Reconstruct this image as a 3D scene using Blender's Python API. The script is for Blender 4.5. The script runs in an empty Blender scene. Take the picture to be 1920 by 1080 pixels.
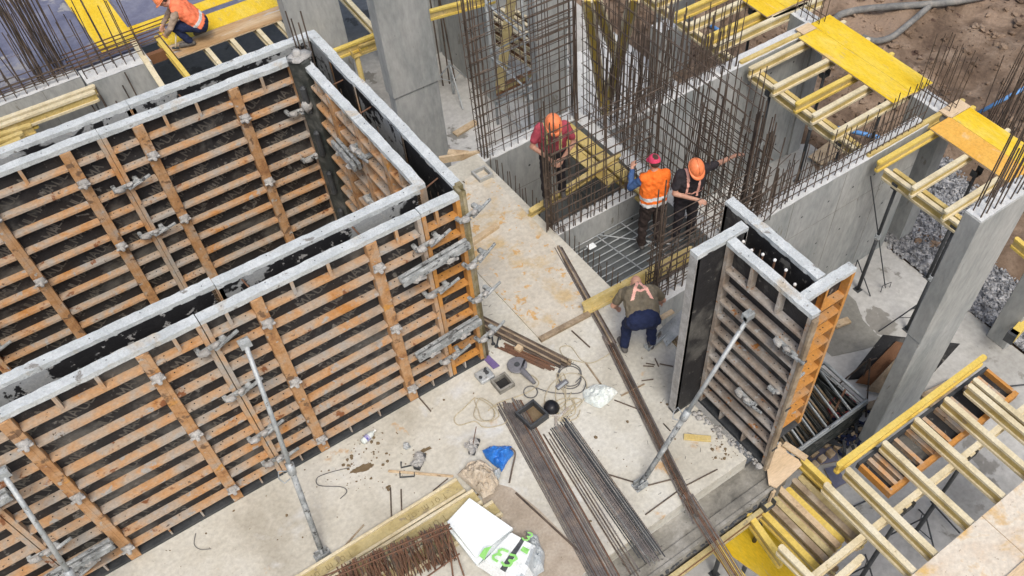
import bpy, bmesh, math, random
from mathutils import Vector, Matrix, Euler, noise
random.seed(7)
R_ = random.Random(11)
sc = bpy.context.scene
col = sc.collection
# ------------------------------------------------------------------ camera
CR = [[0.79178721, -0.61039747, 0.02208923], [-0.49374767, -0.66092469, -0.56514758], [0.35956397, 0.43657013, -0.82469405]]
CF, CX, CY, CH = 1672.803, 1140.965, 745.459, 10.0
cam_d = bpy.data.cameras.new('camera')
cam = bpy.data.objects.new('camera', cam_d); col.objects.link(cam)
r0, r1, r2 = Vector(CR[0]), Vector(CR[1]), Vector(CR[2])
M = Matrix((( r0.x, -r1.x, -r2.x, 0), (r0.y, -r1.y, -r2.y, 0), (r0.z, -r1.z, -r2.z, CH), (0, 0, 0, 1)))
cam.matrix_world = M
cam_d.sensor_width = 36; cam_d.sensor_fit = 'HORIZONTAL'
cam_d.lens = CF*36/1920
cam_d.shift_x = (960-CX)/1920; cam_d.shift_y = (CY-540)/1920
cam_d.clip_start = .1; cam_d.clip_end = 500
sc.camera = cam
# ------------------------------------------------------------------ light
SUN_EL, SUN_AZ = math.radians(58), math.radians(200)
w = bpy.data.worlds.new('World'); sc.world = w; w.use_nodes = True
nt = w.node_tree
bg = nt.nodes['Background']; sky = nt.nodes.new('ShaderNodeTexSky')
sky.sky_type = 'NISHITA'; sky.sun_disc = False; sky.sun_elevation = SUN_EL; sky.sun_rotation = SUN_AZ
sky.dust_density = 5.0; sky.air_density = 1.2; sky.ozone_density = .6
nt.links.new(sky.outputs[0], bg.inputs[0]); bg.inputs[1].default_value = .15
sd = bpy.data.lights.new('sun', 'SUN'); sd.energy = 1.5; sd.angle = math.radians(22); sd.color = (1, .99, .955)
so = bpy.data.objects.new('sun', sd); col.objects.link(so)
sv = Vector((math.sin(SUN_AZ)*math.cos(SUN_EL), math.cos(SUN_AZ)*math.cos(SUN_EL), math.sin(SUN_EL)))
so.rotation_euler = sv.to_track_quat('Z', 'Y').to_euler(); so.location = (0, 0, 30)
sc.view_settings.view_transform = 'Standard'; sc.view_settings.look = 'None'
sc.view_settings.gamma = 1; sc.view_settings.exposure = .1
sc.render.engine = 'CYCLES'
sc.cycles.max_bounces = 5

def A(u, v, z=0.0):
    """point of the photograph (1920 px wide) on the level z"""
    d = r0*((u-CX)/CF) + r1*((v-CY)/CF) + r2
    t = (z-CH)/d.z
    return Vector((d.x*t, d.y*t, z))
def AY(u, v, y):
    d = r0*((u-CX)/CF) + r1*((v-CY)/CF) + r2
    t = y/d.y
    return Vector((d.x*t, y, CH+d.z*t))
def AX(u, v, x):
    d = r0*((u-CX)/CF) + r1*((v-CY)/CF) + r2
    t = x/d.x
    return Vector((x, d.y*t, CH+d.z*t))
# ------------------------------------------------------------------ materials
def mat(name, cols, scale=3.0, rough=.85, bump=.15, bscale=40, metal=0.0, detail=6, spots=None, stretch=(1,1,1),
        coord='world', lo=.32, hi=.68, second=None, spec=.3):
    m = bpy.data.materials.new(name); m.use_nodes = True
    t = m.node_tree; n = t.nodes; l = t.links
    b = n['Principled BSDF']; b.inputs['Roughness'].default_value = rough; b.inputs['Metallic'].default_value = metal
    b.inputs['Specular IOR Level'].default_value = spec
    if coord == 'world':
        g = n.new('ShaderNodeNewGeometry'); src = g.outputs['Position']
    else:
        g = n.new('ShaderNodeTexCoord'); src = g.outputs['Object']
    mp = n.new('ShaderNodeMapping'); mp.inputs['Scale'].default_value = stretch; l.new(src, mp.inputs[0])
    def noi(s, d=detail, dist=0.0, off=0.0):
        q = n.new('ShaderNodeTexNoise'); q.inputs['Scale'].default_value = s; q.inputs['Detail'].default_value = d
        q.inputs['Roughness'].default_value = .62; q.inputs['Distortion'].default_value = dist
        if off:
            m2 = n.new('ShaderNodeMapping'); m2.inputs['Location'].default_value = (off, off*.7, off*1.3)
            l.new(mp.outputs[0], m2.inputs[0]); l.new(m2.outputs[0], q.inputs['Vector'])
        else: l.new(mp.outputs[0], q.inputs['Vector'])
        return q
    a = noi(scale, dist=.4)
    cr = n.new('ShaderNodeValToRGB'); l.new(a.outputs['Fac'], cr.inputs[0])
    el = cr.color_ramp.elements
    k = len(cols)
    if k == 1: cols = [cols[0], tuple(c*.85 for c in cols[0])]; k = 2
    el[0].position = lo; el[1].position = hi
    for i in range(k-2): el.new(lo+(hi-lo)*(i+1)/(k-1))
    for i in range(k): el[i].color = (*cols[i], 1)
    out = cr.outputs[0]
    def mixin(fac, c):
        nonlocal out
        mx = n.new('ShaderNodeMix'); mx.data_type = 'RGBA'
        l.new(fac, mx.inputs[0]); l.new(out, mx.inputs[6]); mx.inputs[7].default_value = (*c, 1)
        out = mx.outputs[2]
    for (sc_, th, wd, c, off) in (spots or []):
        q = noi(sc_, 5, .3, off)
        mr = n.new('ShaderNodeMapRange'); mr.inputs[1].default_value = th; mr.inputs[2].default_value = th+wd
        l.new(q.outputs['Fac'], mr.inputs[0]); mixin(mr.outputs[0], c)
    fine = noi(bscale, 4)
    mx = n.new('ShaderNodeMix'); mx.data_type = 'RGBA'; mx.blend_type = 'MULTIPLY'; mx.inputs[0].default_value = .35
    l.new(out, mx.inputs[6])
    mr = n.new('ShaderNodeMapRange'); mr.inputs[1].default_value = .3; mr.inputs[2].default_value = .7
    mr.inputs[3].default_value = .55; mr.inputs[4].default_value = 1.3
    l.new(fine.outputs['Fac'], mr.inputs[0]); l.new(mr.outputs[0], mx.inputs[7])
    l.new(mx.outputs[2], b.inputs['Base Color'])
    if bump:
        bp = n.new('ShaderNodeBump'); bp.inputs['Strength'].default_value = min(1, bump*2); bp.inputs['Distance'].default_value = .02
        l.new(fine.outputs['Fac'], bp.inputs['Height']); l.new(bp.outputs[0], b.inputs['Normal'])
    return m
MT = {}
def D(k, *a, **kw): MT[k] = mat(k, *a, **kw)
D('raised_screed', [(.45,.41,.34),(.55,.51,.43),(.60,.57,.50)], scale=1.1, bscale=20, spots=[(1.5,.51,.12,(.53,.41,.24),2.4),(7,.58,.06,(.56,.36,.16),3.1),(26,.68,.02,(.25,.2,.14),1.7)])
D('sandy_patch', [(.30,.25,.19),(.40,.34,.27),(.48,.43,.36)], scale=2, bscale=30)
D('slab_concrete', [(.415,.39,.325),(.54,.52,.45),(.605,.595,.54)], scale=.9, bscale=18, spots=[(2.2,.64,.07,(.50,.34,.19),3.1),(9,.68,.03,(.28,.24,.18),7.7),(1.2,.60,.12,(.58,.59,.58),9.2),(.6,.60,.1,(.44,.42,.38),4.9),(26,.70,.02,(.22,.18,.13),1.7)])
D('grey_concrete', [(.27,.29,.285),(.36,.37,.36),(.43,.435,.42)], scale=1.4, bscale=14, stretch=(1,1,.35), spots=[(5,.66,.04,(.24,.23,.2),2.2),(18,.72,.02,(.12,.12,.11),5.1)])
D('pale_concrete', [(.55,.56,.55),(.66,.67,.66)], scale=5, bscale=40, spots=[(9,.63,.05,(.42,.41,.38),2.9)])
D('floor_concrete', [(.34,.335,.31),(.46,.455,.43),(.56,.555,.53)], scale=.5, bscale=9, spots=[(1.1,.6,.03,(.27,.26,.235),6.1),(14,.69,.03,(.2,.19,.17),3.3)])
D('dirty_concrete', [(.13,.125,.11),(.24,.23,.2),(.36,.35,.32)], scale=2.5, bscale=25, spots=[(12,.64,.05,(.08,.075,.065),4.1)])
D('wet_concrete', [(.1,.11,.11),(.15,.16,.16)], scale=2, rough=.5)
D('damp_concrete', [(.22,.215,.19),(.30,.295,.265)], scale=1.5, bscale=12)
D('dirt', [(.085,.056,.038),(.18,.125,.085),(.29,.215,.155)], scale=1.5, bscale=14, bump=.7, spots=[(3.5,.62,.05,(.075,.045,.032),2.0),(.35,.54,.08,(.29,.21,.15),8.0)])
D('gravel', [(.10,.105,.115),(.27,.275,.285),(.5,.5,.5)], scale=9, bscale=16, bump=.5, lo=.38, hi=.62)
D('orange_steel', [(.50,.23,.07),(.53,.32,.17),(.46,.36,.27),(.40,.37,.33)], scale=2.6, bscale=30, spots=[(7,.60,.05,(.40,.38,.35),1.2),(5,.63,.05,(.24,.10,.045),4.4),(1.3,.60,.08,(.34,.28,.22),2.8),(13,.66,.03,(.12,.09,.07),6.2)], lo=.3, hi=.66, stretch=(1,1,.8))
D('fresh_orange_steel', [(.58,.27,.06),(.52,.25,.07),(.42,.28,.17)], scale=3, bscale=26, spots=[(7,.66,.05,(.4,.35,.3),1.2),(11,.66,.03,(.2,.08,.03),5.2)])
D('upright_steel', [(.30,.15,.07),(.46,.25,.11),(.50,.31,.17),(.42,.34,.27)], scale=4, bscale=34, spots=[(6,.58,.05,(.2,.12,.07),1.9),(9,.62,.05,(.44,.42,.38),8.2),(3,.62,.06,(.56,.28,.07),6.6)])
D('beam_olive', [(.36,.29,.13),(.46,.38,.19),(.5,.43,.24)], scale=3, bscale=30, spots=[(8,.6,.05,(.3,.25,.16),3.1)])
D('grimy_steel', [(.26,.2,.155),(.36,.31,.26),(.47,.45,.42)], scale=3.2, bscale=30, spots=[(6,.60,.05,(.36,.15,.04),1.2),(8,.62,.05,(.5,.5,.48),8.2)])
D('cement_crust', [(.48,.51,.51),(.64,.67,.67)], scale=4, bscale=50, bump=.4, spots=[(2.2,.60,.10,(.50,.44,.35),5.2),(6,.64,.05,(.27,.26,.24),8.4),(24,.70,.02,(.2,.19,.17),1.4)])
D('lump_crust', [(.34,.33,.31),(.46,.45,.43),(.56,.56,.54)], scale=9, bscale=60, bump=.5)
D('black_ply', [(.018,.018,.02),(.035,.035,.037)], scale=4, bscale=30, rough=.55, spots=[(1.1,.54,.10,(.12,.118,.11),5.2),(7,.62,.05,(.18,.175,.16),3.2),(30,.68,.03,(.25,.25,.24),1.2)])
D('splashed_ply', [(.014,.014,.016),(.028,.028,.03)], scale=4, bscale=30, rough=.45, spots=[(1.15,.47,.02,(.33,.345,.35),5.2),(6,.56,.02,(.02,.02,.022),3.2),(11,.61,.03,(.38,.38,.37),9.4)])
D('stamp_grey', [(.15,.14,.125),(.08,.075,.065)], scale=14, rough=.8, bump=0)
D('galvanised', [(.30,.33,.345),(.42,.45,.46),(.55,.57,.57)], scale=5, bscale=40, rough=.5, metal=.25, spots=[(9,.62,.05,(.2,.19,.17),3.3)])
D('splashed_galvanised', [(.2,.21,.21),(.33,.35,.35),(.5,.52,.52)], scale=9, bscale=50, rough=.7, bump=.4, spots=[(14,.58,.03,(.1,.1,.1),3.3)])
D('dark_steel', [(.05,.055,.06),(.09,.095,.1)], scale=5, rough=.55, metal=.3)
D('dark_green_steel', [(.025,.03,.028),(.05,.055,.05),(.13,.13,.12)], scale=5, bscale=25, rough=.6)
D('olive_steel', [(.13,.11,.05),(.24,.2,.11),(.3,.27,.2)], scale=7, rough=.6)
D('rebar_steel', [(.06,.05,.043),(.105,.078,.06),(.16,.125,.10)], scale=5, rough=.8, bump=.1)
D('rusty_rebar', [(.11,.06,.042),(.17,.09,.055),(.12,.08,.06)], scale=5, rough=.9, bump=.1)
D('grey_rebar', [(.12,.11,.105),(.19,.17,.16),(.27,.22,.18)], scale=4, rough=.6, metal=.2, bump=.1)
D('beam_yellow', [(.44,.33,.11),(.56,.43,.16),(.62,.51,.26)], scale=2.5, bscale=30, stretch=(1,1,1), spots=[(8,.63,.05,(.36,.28,.16),3.1)])
D('beam_pale', [(.54,.46,.29),(.66,.58,.39),(.70,.64,.48)], scale=2.5, bscale=30, spots=[(8,.66,.05,(.42,.34,.2),3.1)])
D('beam_bright', [(.64,.46,.09),(.70,.54,.15)], scale=2.5, bscale=30, spots=[(8,.66,.05,(.5,.4,.2),3.1)])
D('panel_yellow', [(.72,.46,.012),(.77,.53,.03),(.78,.58,.10)], scale=1.6, bscale=22, rough=.6, spots=[(6,.62,.07,(.62,.46,.14),3.1),(1.7,.62,.1,(.72,.5,.2),6.1),(22,.68,.03,(.4,.3,.12),1.1)], stretch=(2.2,.6,1))
D('panel_orange', [(.72,.37,.06),(.76,.45,.10)], scale=1.6, bscale=22, rough=.65, spots=[(4,.6,.1,(.74,.5,.22),2.2)])
D('worn_ply', [(.33,.19,.08),(.48,.32,.17),(.6,.48,.33)], scale=2.2, bscale=20, stretch=(.35,2.2,1), spots=[(5,.62,.06,(.5,.47,.42),3.3)])
D('plywood', [(.60,.45,.28),(.68,.53,.36)], scale=2, bscale=24, stretch=(.5,2,1), spots=[(6,.66,.04,(.4,.3,.18),2.3)])
D('worn_orange_ply', [(.62,.42,.16),(.62,.53,.42),(.66,.6,.5),(.6,.36,.1)], scale=1.3, bscale=20, spots=[(10,.64,.04,(.35,.28,.2),4.4)])
D('timber', [(.42,.30,.18),(.55,.42,.27),(.6,.49,.34)], scale=4, bscale=30, spots=[(9,.64,.05,(.3,.22,.14),2.2)])
D('old_timber', [(.2,.15,.1),(.32,.25,.17),(.4,.34,.26)], scale=4, bscale=30)
D('blue_ply', [(.105,.11,.165),(.16,.165,.23),(.24,.245,.3)], scale=.9, bscale=14, rough=.45, spots=[(1.6,.58,.06,(.32,.31,.31),5.1),(.7,.6,.08,(.2,.17,.17),2.6)])
D('brown_ply', [(.16,.075,.035),(.22,.11,.055)], scale=3, rough=.6)
D('blue_plastic', [(.02,.13,.5),(.05,.24,.68)], scale=8, rough=.3, bump=.1, spots=[(7,.62,.05,(.4,.5,.7),1.1)])
D('clear_plastic', [(.58,.64,.62),(.74,.78,.75)], scale=6, rough=.25, bump=.2, spots=[(5,.6,.1,(.70,.68,.52),1.1)])
D('sacking', [(.48,.4,.3),(.6,.53,.43)], scale=7, rough=.95, bump=.3)
D('foam_white', [(.82,.88,.88),(.86,.9,.9)], scale=3, rough=.6, bump=.03)
D('bag_white', [(.72,.76,.75),(.82,.84,.83)], scale=4, rough=.3, bump=.1)
D('bag_green', [(.25,.62,.14),(.34,.7,.22)], scale=6, rough=.35, bump=0)
D('bag_dark', [(.05,.055,.06),(.12,.125,.13)], scale=12, rough=.35, bump=.1)
D('bag_grey', [(.36,.4,.42),(.5,.53,.54)], scale=7, rough=.3, bump=.1)
D('black_plastic', [(.01,.01,.012),(.02,.02,.025)], scale=5, rough=.35, bump=0)
D('grey_plastic', [(.14,.14,.15),(.2,.2,.22)], scale=5, rough=.5, bump=0)
D('purple_plastic', [(.14,.1,.24),(.2,.15,.32)], scale=5, rough=.5, bump=0)
D('cord_tan', [(.42,.36,.24),(.5,.44,.32)], scale=5, bump=0)
D('cord_grey', [(.11,.11,.11),(.16,.16,.16)], scale=5, bump=0)
D('hose_grey', [(.12,.12,.12),(.2,.2,.19),(.3,.28,.25)], scale=4, rough=.7)
D('blue_pipe', [(.1,.28,.62),(.16,.36,.7)], scale=4, rough=.35, bump=0)
D('red_cable', [(.5,.08,.08),(.6,.14,.13)], scale=4, rough=.5, bump=0)
D('dark_ink', [(.2,.16,.08),(.36,.29,.13)], scale=18, bump=0)
D('mud_stain', [(.14,.10,.055),(.2,.15,.09)], scale=9, bump=0)
D('skin', [(.50,.27,.19),(.56,.32,.23)], scale=9, rough=.6, bump=0, coord='obj')
D('helmet_orange', [(.88,.24,.09),(.9,.28,.12)], scale=3, rough=.3, bump=0)
D('cap_pink', [(.62,.05,.12),(.7,.07,.15)], scale=9, rough=.8, bump=.1)
D('vest_orange', [(.9,.17,.02),(.95,.22,.035)], scale=6, rough=.8, bump=.1)
D('vest_coral', [(.9,.2,.09),(.95,.26,.13)], scale=6, rough=.8, bump=.1)
D('reflect_strip', [(.6,.62,.62),(.75,.76,.76)], scale=9, rough=.4, bump=0)
D('pink_strip', [(.85,.42,.33),(.9,.5,.4)], scale=9, rough=.6, bump=0)
D('lime_strip', [(.5,.52,.2),(.58,.58,.28)], scale=9, rough=.6, bump=0)
D('red_cloth', [(.38,.06,.09),(.46,.09,.12)], scale=8, rough=.9, bump=.2)
D('black_cloth', [(.022,.02,.024),(.04,.035,.04)], scale=8, rough=.9, bump=.2)
D('brown_cloth', [(.035,.025,.022),(.06,.045,.04)], scale=8, rough=.9, bump=.2)
D('navy_cloth', [(.012,.018,.05),(.02,.03,.08)], scale=8, rough=.9, bump=.2)
D('blue_cloth', [(.04,.09,.22),(.07,.13,.28)], scale=8, rough=.9, bump=.2)
D('olive_cloth', [(.15,.125,.085),(.2,.17,.12)], scale=8, rough=.9, bump=.2)
D('tan_cloth', [(.32,.24,.18),(.4,.31,.24)], scale=8, rough=.9, bump=.2)
D('shoe', [(.08,.075,.07),(.16,.15,.14)], scale=12, rough=.9)
D('hair', [(.05,.035,.025),(.09,.06,.045)], scale=20, rough=.9)
D('eye_white', [(.7,.7,.68),(.75,.75,.72)], scale=9, bump=0)
D('bottle_label', [(.08,.06,.35),(.5,.5,.6)], scale=30, bump=0)
D('cap_white', [(.8,.78,.75),(.84,.83,.8)], scale=9, bump=0)
D('painted_void_shade', [(.02,.02,.02),(.03,.03,.03)], scale=3)  # near-black colour painted as the shade inside holes that have no depth

# ------------------------------------------------------------------ objects
MW = {}                       # world matrices of empties and parts
def link(o, parent=None, mw=None):
    col.objects.link(o)
    mw = mw or Matrix.Identity(4)
    MW[o.name] = mw
    if parent:
        o.parent = parent; o.matrix_local = MW[parent.name].inverted() @ mw
    else: o.matrix_local = mw
    return o
def tag(o, label=None, cat=None, group=None, kind=None):
    if label: o['label'] = label
    if cat: o['category'] = cat
    if group: o['group'] = group
    if kind: o['kind'] = kind
    return o
def thing(name, label, cat, loc=(0,0,0), rz=0, group=None, mw=None):
    o = bpy.data.objects.new(name, None); o.empty_display_size = .1
    mw = mw or (Matrix.Translation(Vector(loc)) @ Matrix.Rotation(rz, 4, 'Z'))
    link(o, None, mw)
    return tag(o, label, cat, group)
def perp(d):
    d = d.normalized(); a = Vector((0,0,1)) if abs(d.z) < .9 else Vector((1,0,0))
    s = d.cross(a).normalized(); return s, s.cross(d).normalized()
class MB:
    """collects shapes (in world or parent space) and links them as one mesh object"""
    def __init__(s): s.v = []; s.f = []; s.m = []
    def add(s, vs, fs, mi=0):
        o = len(s.v); s.v += [Vector(p) for p in vs]; s.f += [[i+o for i in f] for f in fs]; s.m += [mi]*len(fs); return s
    def box(s, a, b, mi=0):
        x0,y0,z0 = a; x1,y1,z1 = b
        x0,x1 = min(x0,x1),max(x0,x1); y0,y1 = min(y0,y1),max(y0,y1); z0,z1 = min(z0,z1),max(z0,z1)
        return s.add([(x0,y0,z0),(x1,y0,z0),(x1,y1,z0),(x0,y1,z0),(x0,y0,z1),(x1,y0,z1),(x1,y1,z1),(x0,y1,z1)],
              [(3,2,1,0),(4,5,6,7),(0,1,5,4),(1,2,6,5),(2,3,7,6),(3,0,4,7)], mi)
    def bar(s, p, q, w, h, up=(0,0,1), mi=0, off=(0,0)):
        """rectangular bar, w across, h along up; off shifts (across, up)"""
        p = Vector(p); q = Vector(q); d = (q-p).normalized(); u = Vector(up)
        a = d.cross(u).normalized(); u = a.cross(d).normalized()
        c = a*off[0]+u*off[1]
        vs = []
        for e in (p, q):
            for i, j in ((-1,-1),(1,-1),(1,1),(-1,1)): vs.append(e+c+a*(w/2*i)+u*(h/2*j))
        return s.add(vs, [(3,2,1,0),(4,5,6,7),(0,1,5,4),(1,2,6,5),(2,3,7,6),(3,0,4,7)], mi)
    def tube(s, pts, r, n=6, mi=0, caps=True):
        pts = [Vector(p) for p in pts]; k = len(pts); rs = r if isinstance(r, (list, tuple)) else [r]*k
        vs = []; a = None
        for i, p in enumerate(pts):
            d = (pts[min(i+1,k-1)]-pts[max(i-1,0)])
            if d.length < 1e-7: d = Vector((0,0,1))
            d.normalize()
            if a is None: a, b = perp(d)
            else:
                a = (a-d*a.dot(d))
                a = a.normalized() if a.length > 1e-6 else perp(d)[0]
                b = a.cross(d).normalized()
            for j in range(n):
                t = 2*math.pi*j/n; vs.append(p+(a*math.cos(t)+b*math.sin(t))*rs[i])
        fs = [(i*n+j, i*n+(j+1)%n, (i+1)*n+(j+1)%n, (i+1)*n+j) for i in range(k-1) for j in range(n)]
        if caps: fs += [tuple(range(n-1,-1,-1)), tuple((k-1)*n+j for j in range(n))]
        return s.add(vs, fs, mi)
    def prism(s, poly, z0, z1, mi=0):
        n = len(poly)
        vs = [(p[0],p[1],z0) for p in poly]+[(p[0],p[1],z1) for p in poly]
        ar = sum(poly[i][0]*poly[(i+1)%n][1]-poly[(i+1)%n][0]*poly[i][1] for i in range(n))
        top = tuple(range(n,2*n)); bot = tuple(range(n-1,-1,-1))
        if ar < 0: top = top[::-1]; bot = bot[::-1]
        sd_ = [(i,(i+1)%n,n+(i+1)%n,n+i) if ar > 0 else (n+i,n+(i+1)%n,(i+1)%n,i) for i in range(n)]
        return s.add(vs, [bot, top]+sd_, mi)
    def lathe(s, prof, n=16, at=(0,0,0), axis=(0,0,1), mi=0):
        ax = Vector(axis).normalized(); a, b = perp(ax); at = Vector(at); vs = []
        for r, z in prof:
            for j in range(n):
                t = 2*math.pi*j/n; vs.append(at+ax*z+(a*math.cos(t)+b*math.sin(t))*r)
        k = len(prof)
        return s.add(vs, [(i*n+j, i*n+(j+1)%n, (i+1)*n+(j+1)%n, (i+1)*n+j) for i in range(k-1) for j in range(n)], mi)
    def disc(s, c, nrm, r, n=6, mi=0, lift=.001):
        a, b = perp(Vector(nrm)); c = Vector(c)+Vector(nrm).normalized()*lift
        vs = [c+(a*math.cos(2*math.pi*j/n)+b*math.sin(2*math.pi*j/n))*r for j in range(n)]
        return s.add(vs, [tuple(range(n))], mi)
    def blob(s, c, r, seg=10, ring=7, jit=.15, sq=(1,1,1), mi=0, seed=0):
        c = Vector(c); vs = []
        for i in range(ring+1):
            ph = math.pi*i/ring
            for j in range(seg):
                t = 2*math.pi*j/seg
                d = Vector((math.sin(ph)*math.cos(t), math.sin(ph)*math.sin(t), math.cos(ph)))
                k = 1+jit*2*noise.noise(d*2.1+Vector((seed*3.7,seed,1))+c*3)
                vs.append(c+Vector((d.x*r*sq[0]*k, d.y*r*sq[1]*k, d.z*r*sq[2]*k)))
        return s.add(vs, [(i*seg+j, (i+1)*seg+j, (i+1)*seg+(j+1)%seg, i*seg+(j+1)%seg) for i in range(ring) for j in range(seg)], mi)
    def mesh(s, name, mats, smooth=False):
        me = bpy.data.meshes.new(name); me.from_pydata([tuple(v) for v in s.v], [], s.f)
        for m in (mats if isinstance(mats, (list, tuple)) else [mats]): me.materials.append(MT[m])
        me.polygons.foreach_set('material_index', s.m)
        if smooth: me.polygons.foreach_set('use_smooth', [True]*len(s.f))
        me.update(); return me
    def build(s, name, mats, parent=None, smooth=False, local=False, bevel=0, mw=None):
        """vertices are in world space unless local=True (then in the parent's space)"""
        mw = mw or (MW[parent.name] if parent else Matrix.Identity(4))
        if not local:
            if not parent and s.v:
                c = Vector((sum(v.x for v in s.v), sum(v.y for v in s.v), 0))/len(s.v); c.z = min(v.z for v in s.v)
                mw = Matrix.Translation(c)
            iv = mw.inverted(); s.v = [iv @ v for v in s.v]
        o = bpy.data.objects.new(name, s.mesh(name, mats, smooth))
        link(o, parent, mw)
        if bevel:
            b = o.modifiers.new('bevel', 'BEVEL'); b.width = bevel; b.segments = 1; b.limit_method = 'ANGLE'
        return o
def copy_thing(o, mw, label=None, group=None):
    c = o.copy(); col.objects.link(c); MW[c.name] = mw; c.matrix_local = mw
    if label: c['label'] = label
    if group: c['group'] = group
    def rec(src, dst):
        for ch in [x for x in MWKIDS.get(src.name, ())]:
            d = ch.copy(); col.objects.link(d); d.parent = dst; d.matrix_local = ch.matrix_local
            MW[d.name] = MW[dst.name] @ d.matrix_local
            MWKIDS.setdefault(dst.name, []).append(d); rec(ch, d)
    rec(o, c); return c
MWKIDS = {}
_link0 = link
def link(o, parent=None, mw=None):
    _link0(o, parent, mw)
    if parent: MWKIDS.setdefault(parent.name, []).append(o)
    return o
_rod = {}
def rod_mesh(m, n=5):
    if (m, n) not in _rod:
        b = MB(); b.tube([(0,0,0),(0,0,1)], 1, n); _rod[(m, n)] = b.mesh('steel_bar', m, True)
    return _rod[(m, n)]
def rod(name, p, q, r, m='rebar_steel', parent=None, n=5):
    p = Vector(p); q = Vector(q); d = q-p
    mw = Matrix.Translation(p) @ d.to_track_quat('Z','Y').to_matrix().to_4x4() @ Matrix.Diagonal((r, r, d.length, 1))
    o = bpy.data.objects.new(name, rod_mesh(m, n)); link(o, parent, mw); return o
def bars(parent, name, segs, r, m='rebar_steel', lim=100):
    """each bar its own part; past the limit the rest become one part"""
    segs = sorted(segs, key=lambda s: -(Vector(s[0])-Vector(s[1])).length) if len(segs) > lim else segs
    for p, q in segs[:lim]: rod(name, p, q, r, m, parent)
    if len(segs) > lim:
        b = MB()
        for p, q in segs[lim:]: b.tube([p, q], r, 4)
        tag(b.build(name+'_rest', m, parent), kind='stuff')
def J(a): return R_.uniform(-a, a)
# ---- H20 timber beams: two flanges and a web
def hbeam(p, q, label, cm='beam_pale', wm='beam_yellow', group='yellow timber formwork beams', up=(0,0,1), name='formwork_beam', h=.2, w=.085, writing=None):
    """p, q: ends of the top centre line"""
    p = Vector(p); q = Vector(q); d = (q-p).normalized(); u = Vector(up); a = d.cross(u).normalized(); u = a.cross(d).normalized()
    c = (p+q)/2-u*h
    mw = Matrix((( d.x, -a.x, u.x, c.x), (d.y, -a.y, u.y, c.y), (d.z, -a.z, u.z, c.z), (0,0,0,1)))
    t = thing(name, label, 'beam', group=group, mw=mw)
    L = (q-p).length/2
    for z0, z1, m in ((h-.042, h, cm), (0, .042, cm)):
        b = MB(); e = .02
        b.prism([(-L,-w/2+e),(-L+e,-w/2),(L-e,-w/2),(L,-w/2+e),(L,w/2-e),(L-e,w/2),(-L+e,w/2),(-L,w/2-e)], z0, z1)
        b.build('flange', m, t, local=True)
    b = MB(); b.box((-L+.01,-.016,.042),(L-.01,.016,h-.042)); b.build('web', wm, t, local=True)
    return t
# ---- stroke lettering
GL = {'U':[[(0,1),(0,.15),(.15,0),(.45,0),(.6,.15),(.6,1)]], 'L':[[(0,1),(0,0),(.5,0)]], 'M':[[(0,0),(0,1),(.35,.4),(.7,1),(.7,0)]],
 'A':[[(0,0),(.33,1),(.66,0)],[(.12,.35),(.54,.35)]], 'f':[[(.4,1),(.2,.9),(.2,0)],[(0,.6),(.4,.6)]], 'o':[[(.1,.1),(.1,.5),(.3,.6),(.5,.5),(.5,.1),(.3,0),(.1,.1)]],
 'r':[[(.1,0),(.1,.6)],[(.1,.4),(.25,.58),(.4,.6)]], 'm':[[(0,0),(0,.6)],[(0,.5),(.15,.6),(.3,.5),(.3,0)],[(.3,.5),(.45,.6),(.6,.5),(.6,0)]],
 'n':[[(.05,0),(.05,.6)],[(.05,.45),(.25,.6),(.45,.45),(.45,0)]], '.':[[(.15,.28),(.25,.28)]], 'i':[[(.1,0),(.1,.6)],[(.1,.8),(.1,.85)]],
 '3':[[(0,.9),(.3,1),(.55,.85),(.5,.6),(.25,.5),(.55,.4),(.58,.15),(.3,0),(0,.1)]], 'E':[[(.5,1),(.1,.95),(0,.75),(.15,.55),(.35,.52),(.1,.45),(0,.2),(.15,.02),(.5,0)]],
 '2':[[(0,.8),(.2,1),(.5,.9),(.5,.65),(0,0),(.6,0)]], '5':[[(.55,1),(.05,1),(0,.55),(.35,.6),(.55,.35),(.4,.05),(0,0)]], ' ':[]}
def letters(mb, s, o, ux, uy, size, th, mi=0, lift=.0015):
    ux = Vector(ux).normalized(); uy = Vector(uy).normalized(); nz = ux.cross(uy); o = Vector(o)+nz*lift; x = 0; cnt = 0
    for ch in s:
        for st in GL.get(ch, []):
            P = [o+ux*((x+a)*size)+uy*(b*size) for a, b in st]
            for i in range(len(P)-1):
                cnt += 1; hh = nz*((cnt % 8)*.0003)
                d = (P[i+1]-P[i]).normalized(); k = d.cross(nz)*(th/2); e = d*(th*.3)
                mb.add([P[i]-e-k+hh, P[i+1]+e-k+hh, P[i+1]+e+k+hh, P[i]-e+k+hh], [(0,1,2,3)], mi)
        x += .95 if ch in 'Mm' else (.5 if ch in '.i ' else .8)
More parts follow.
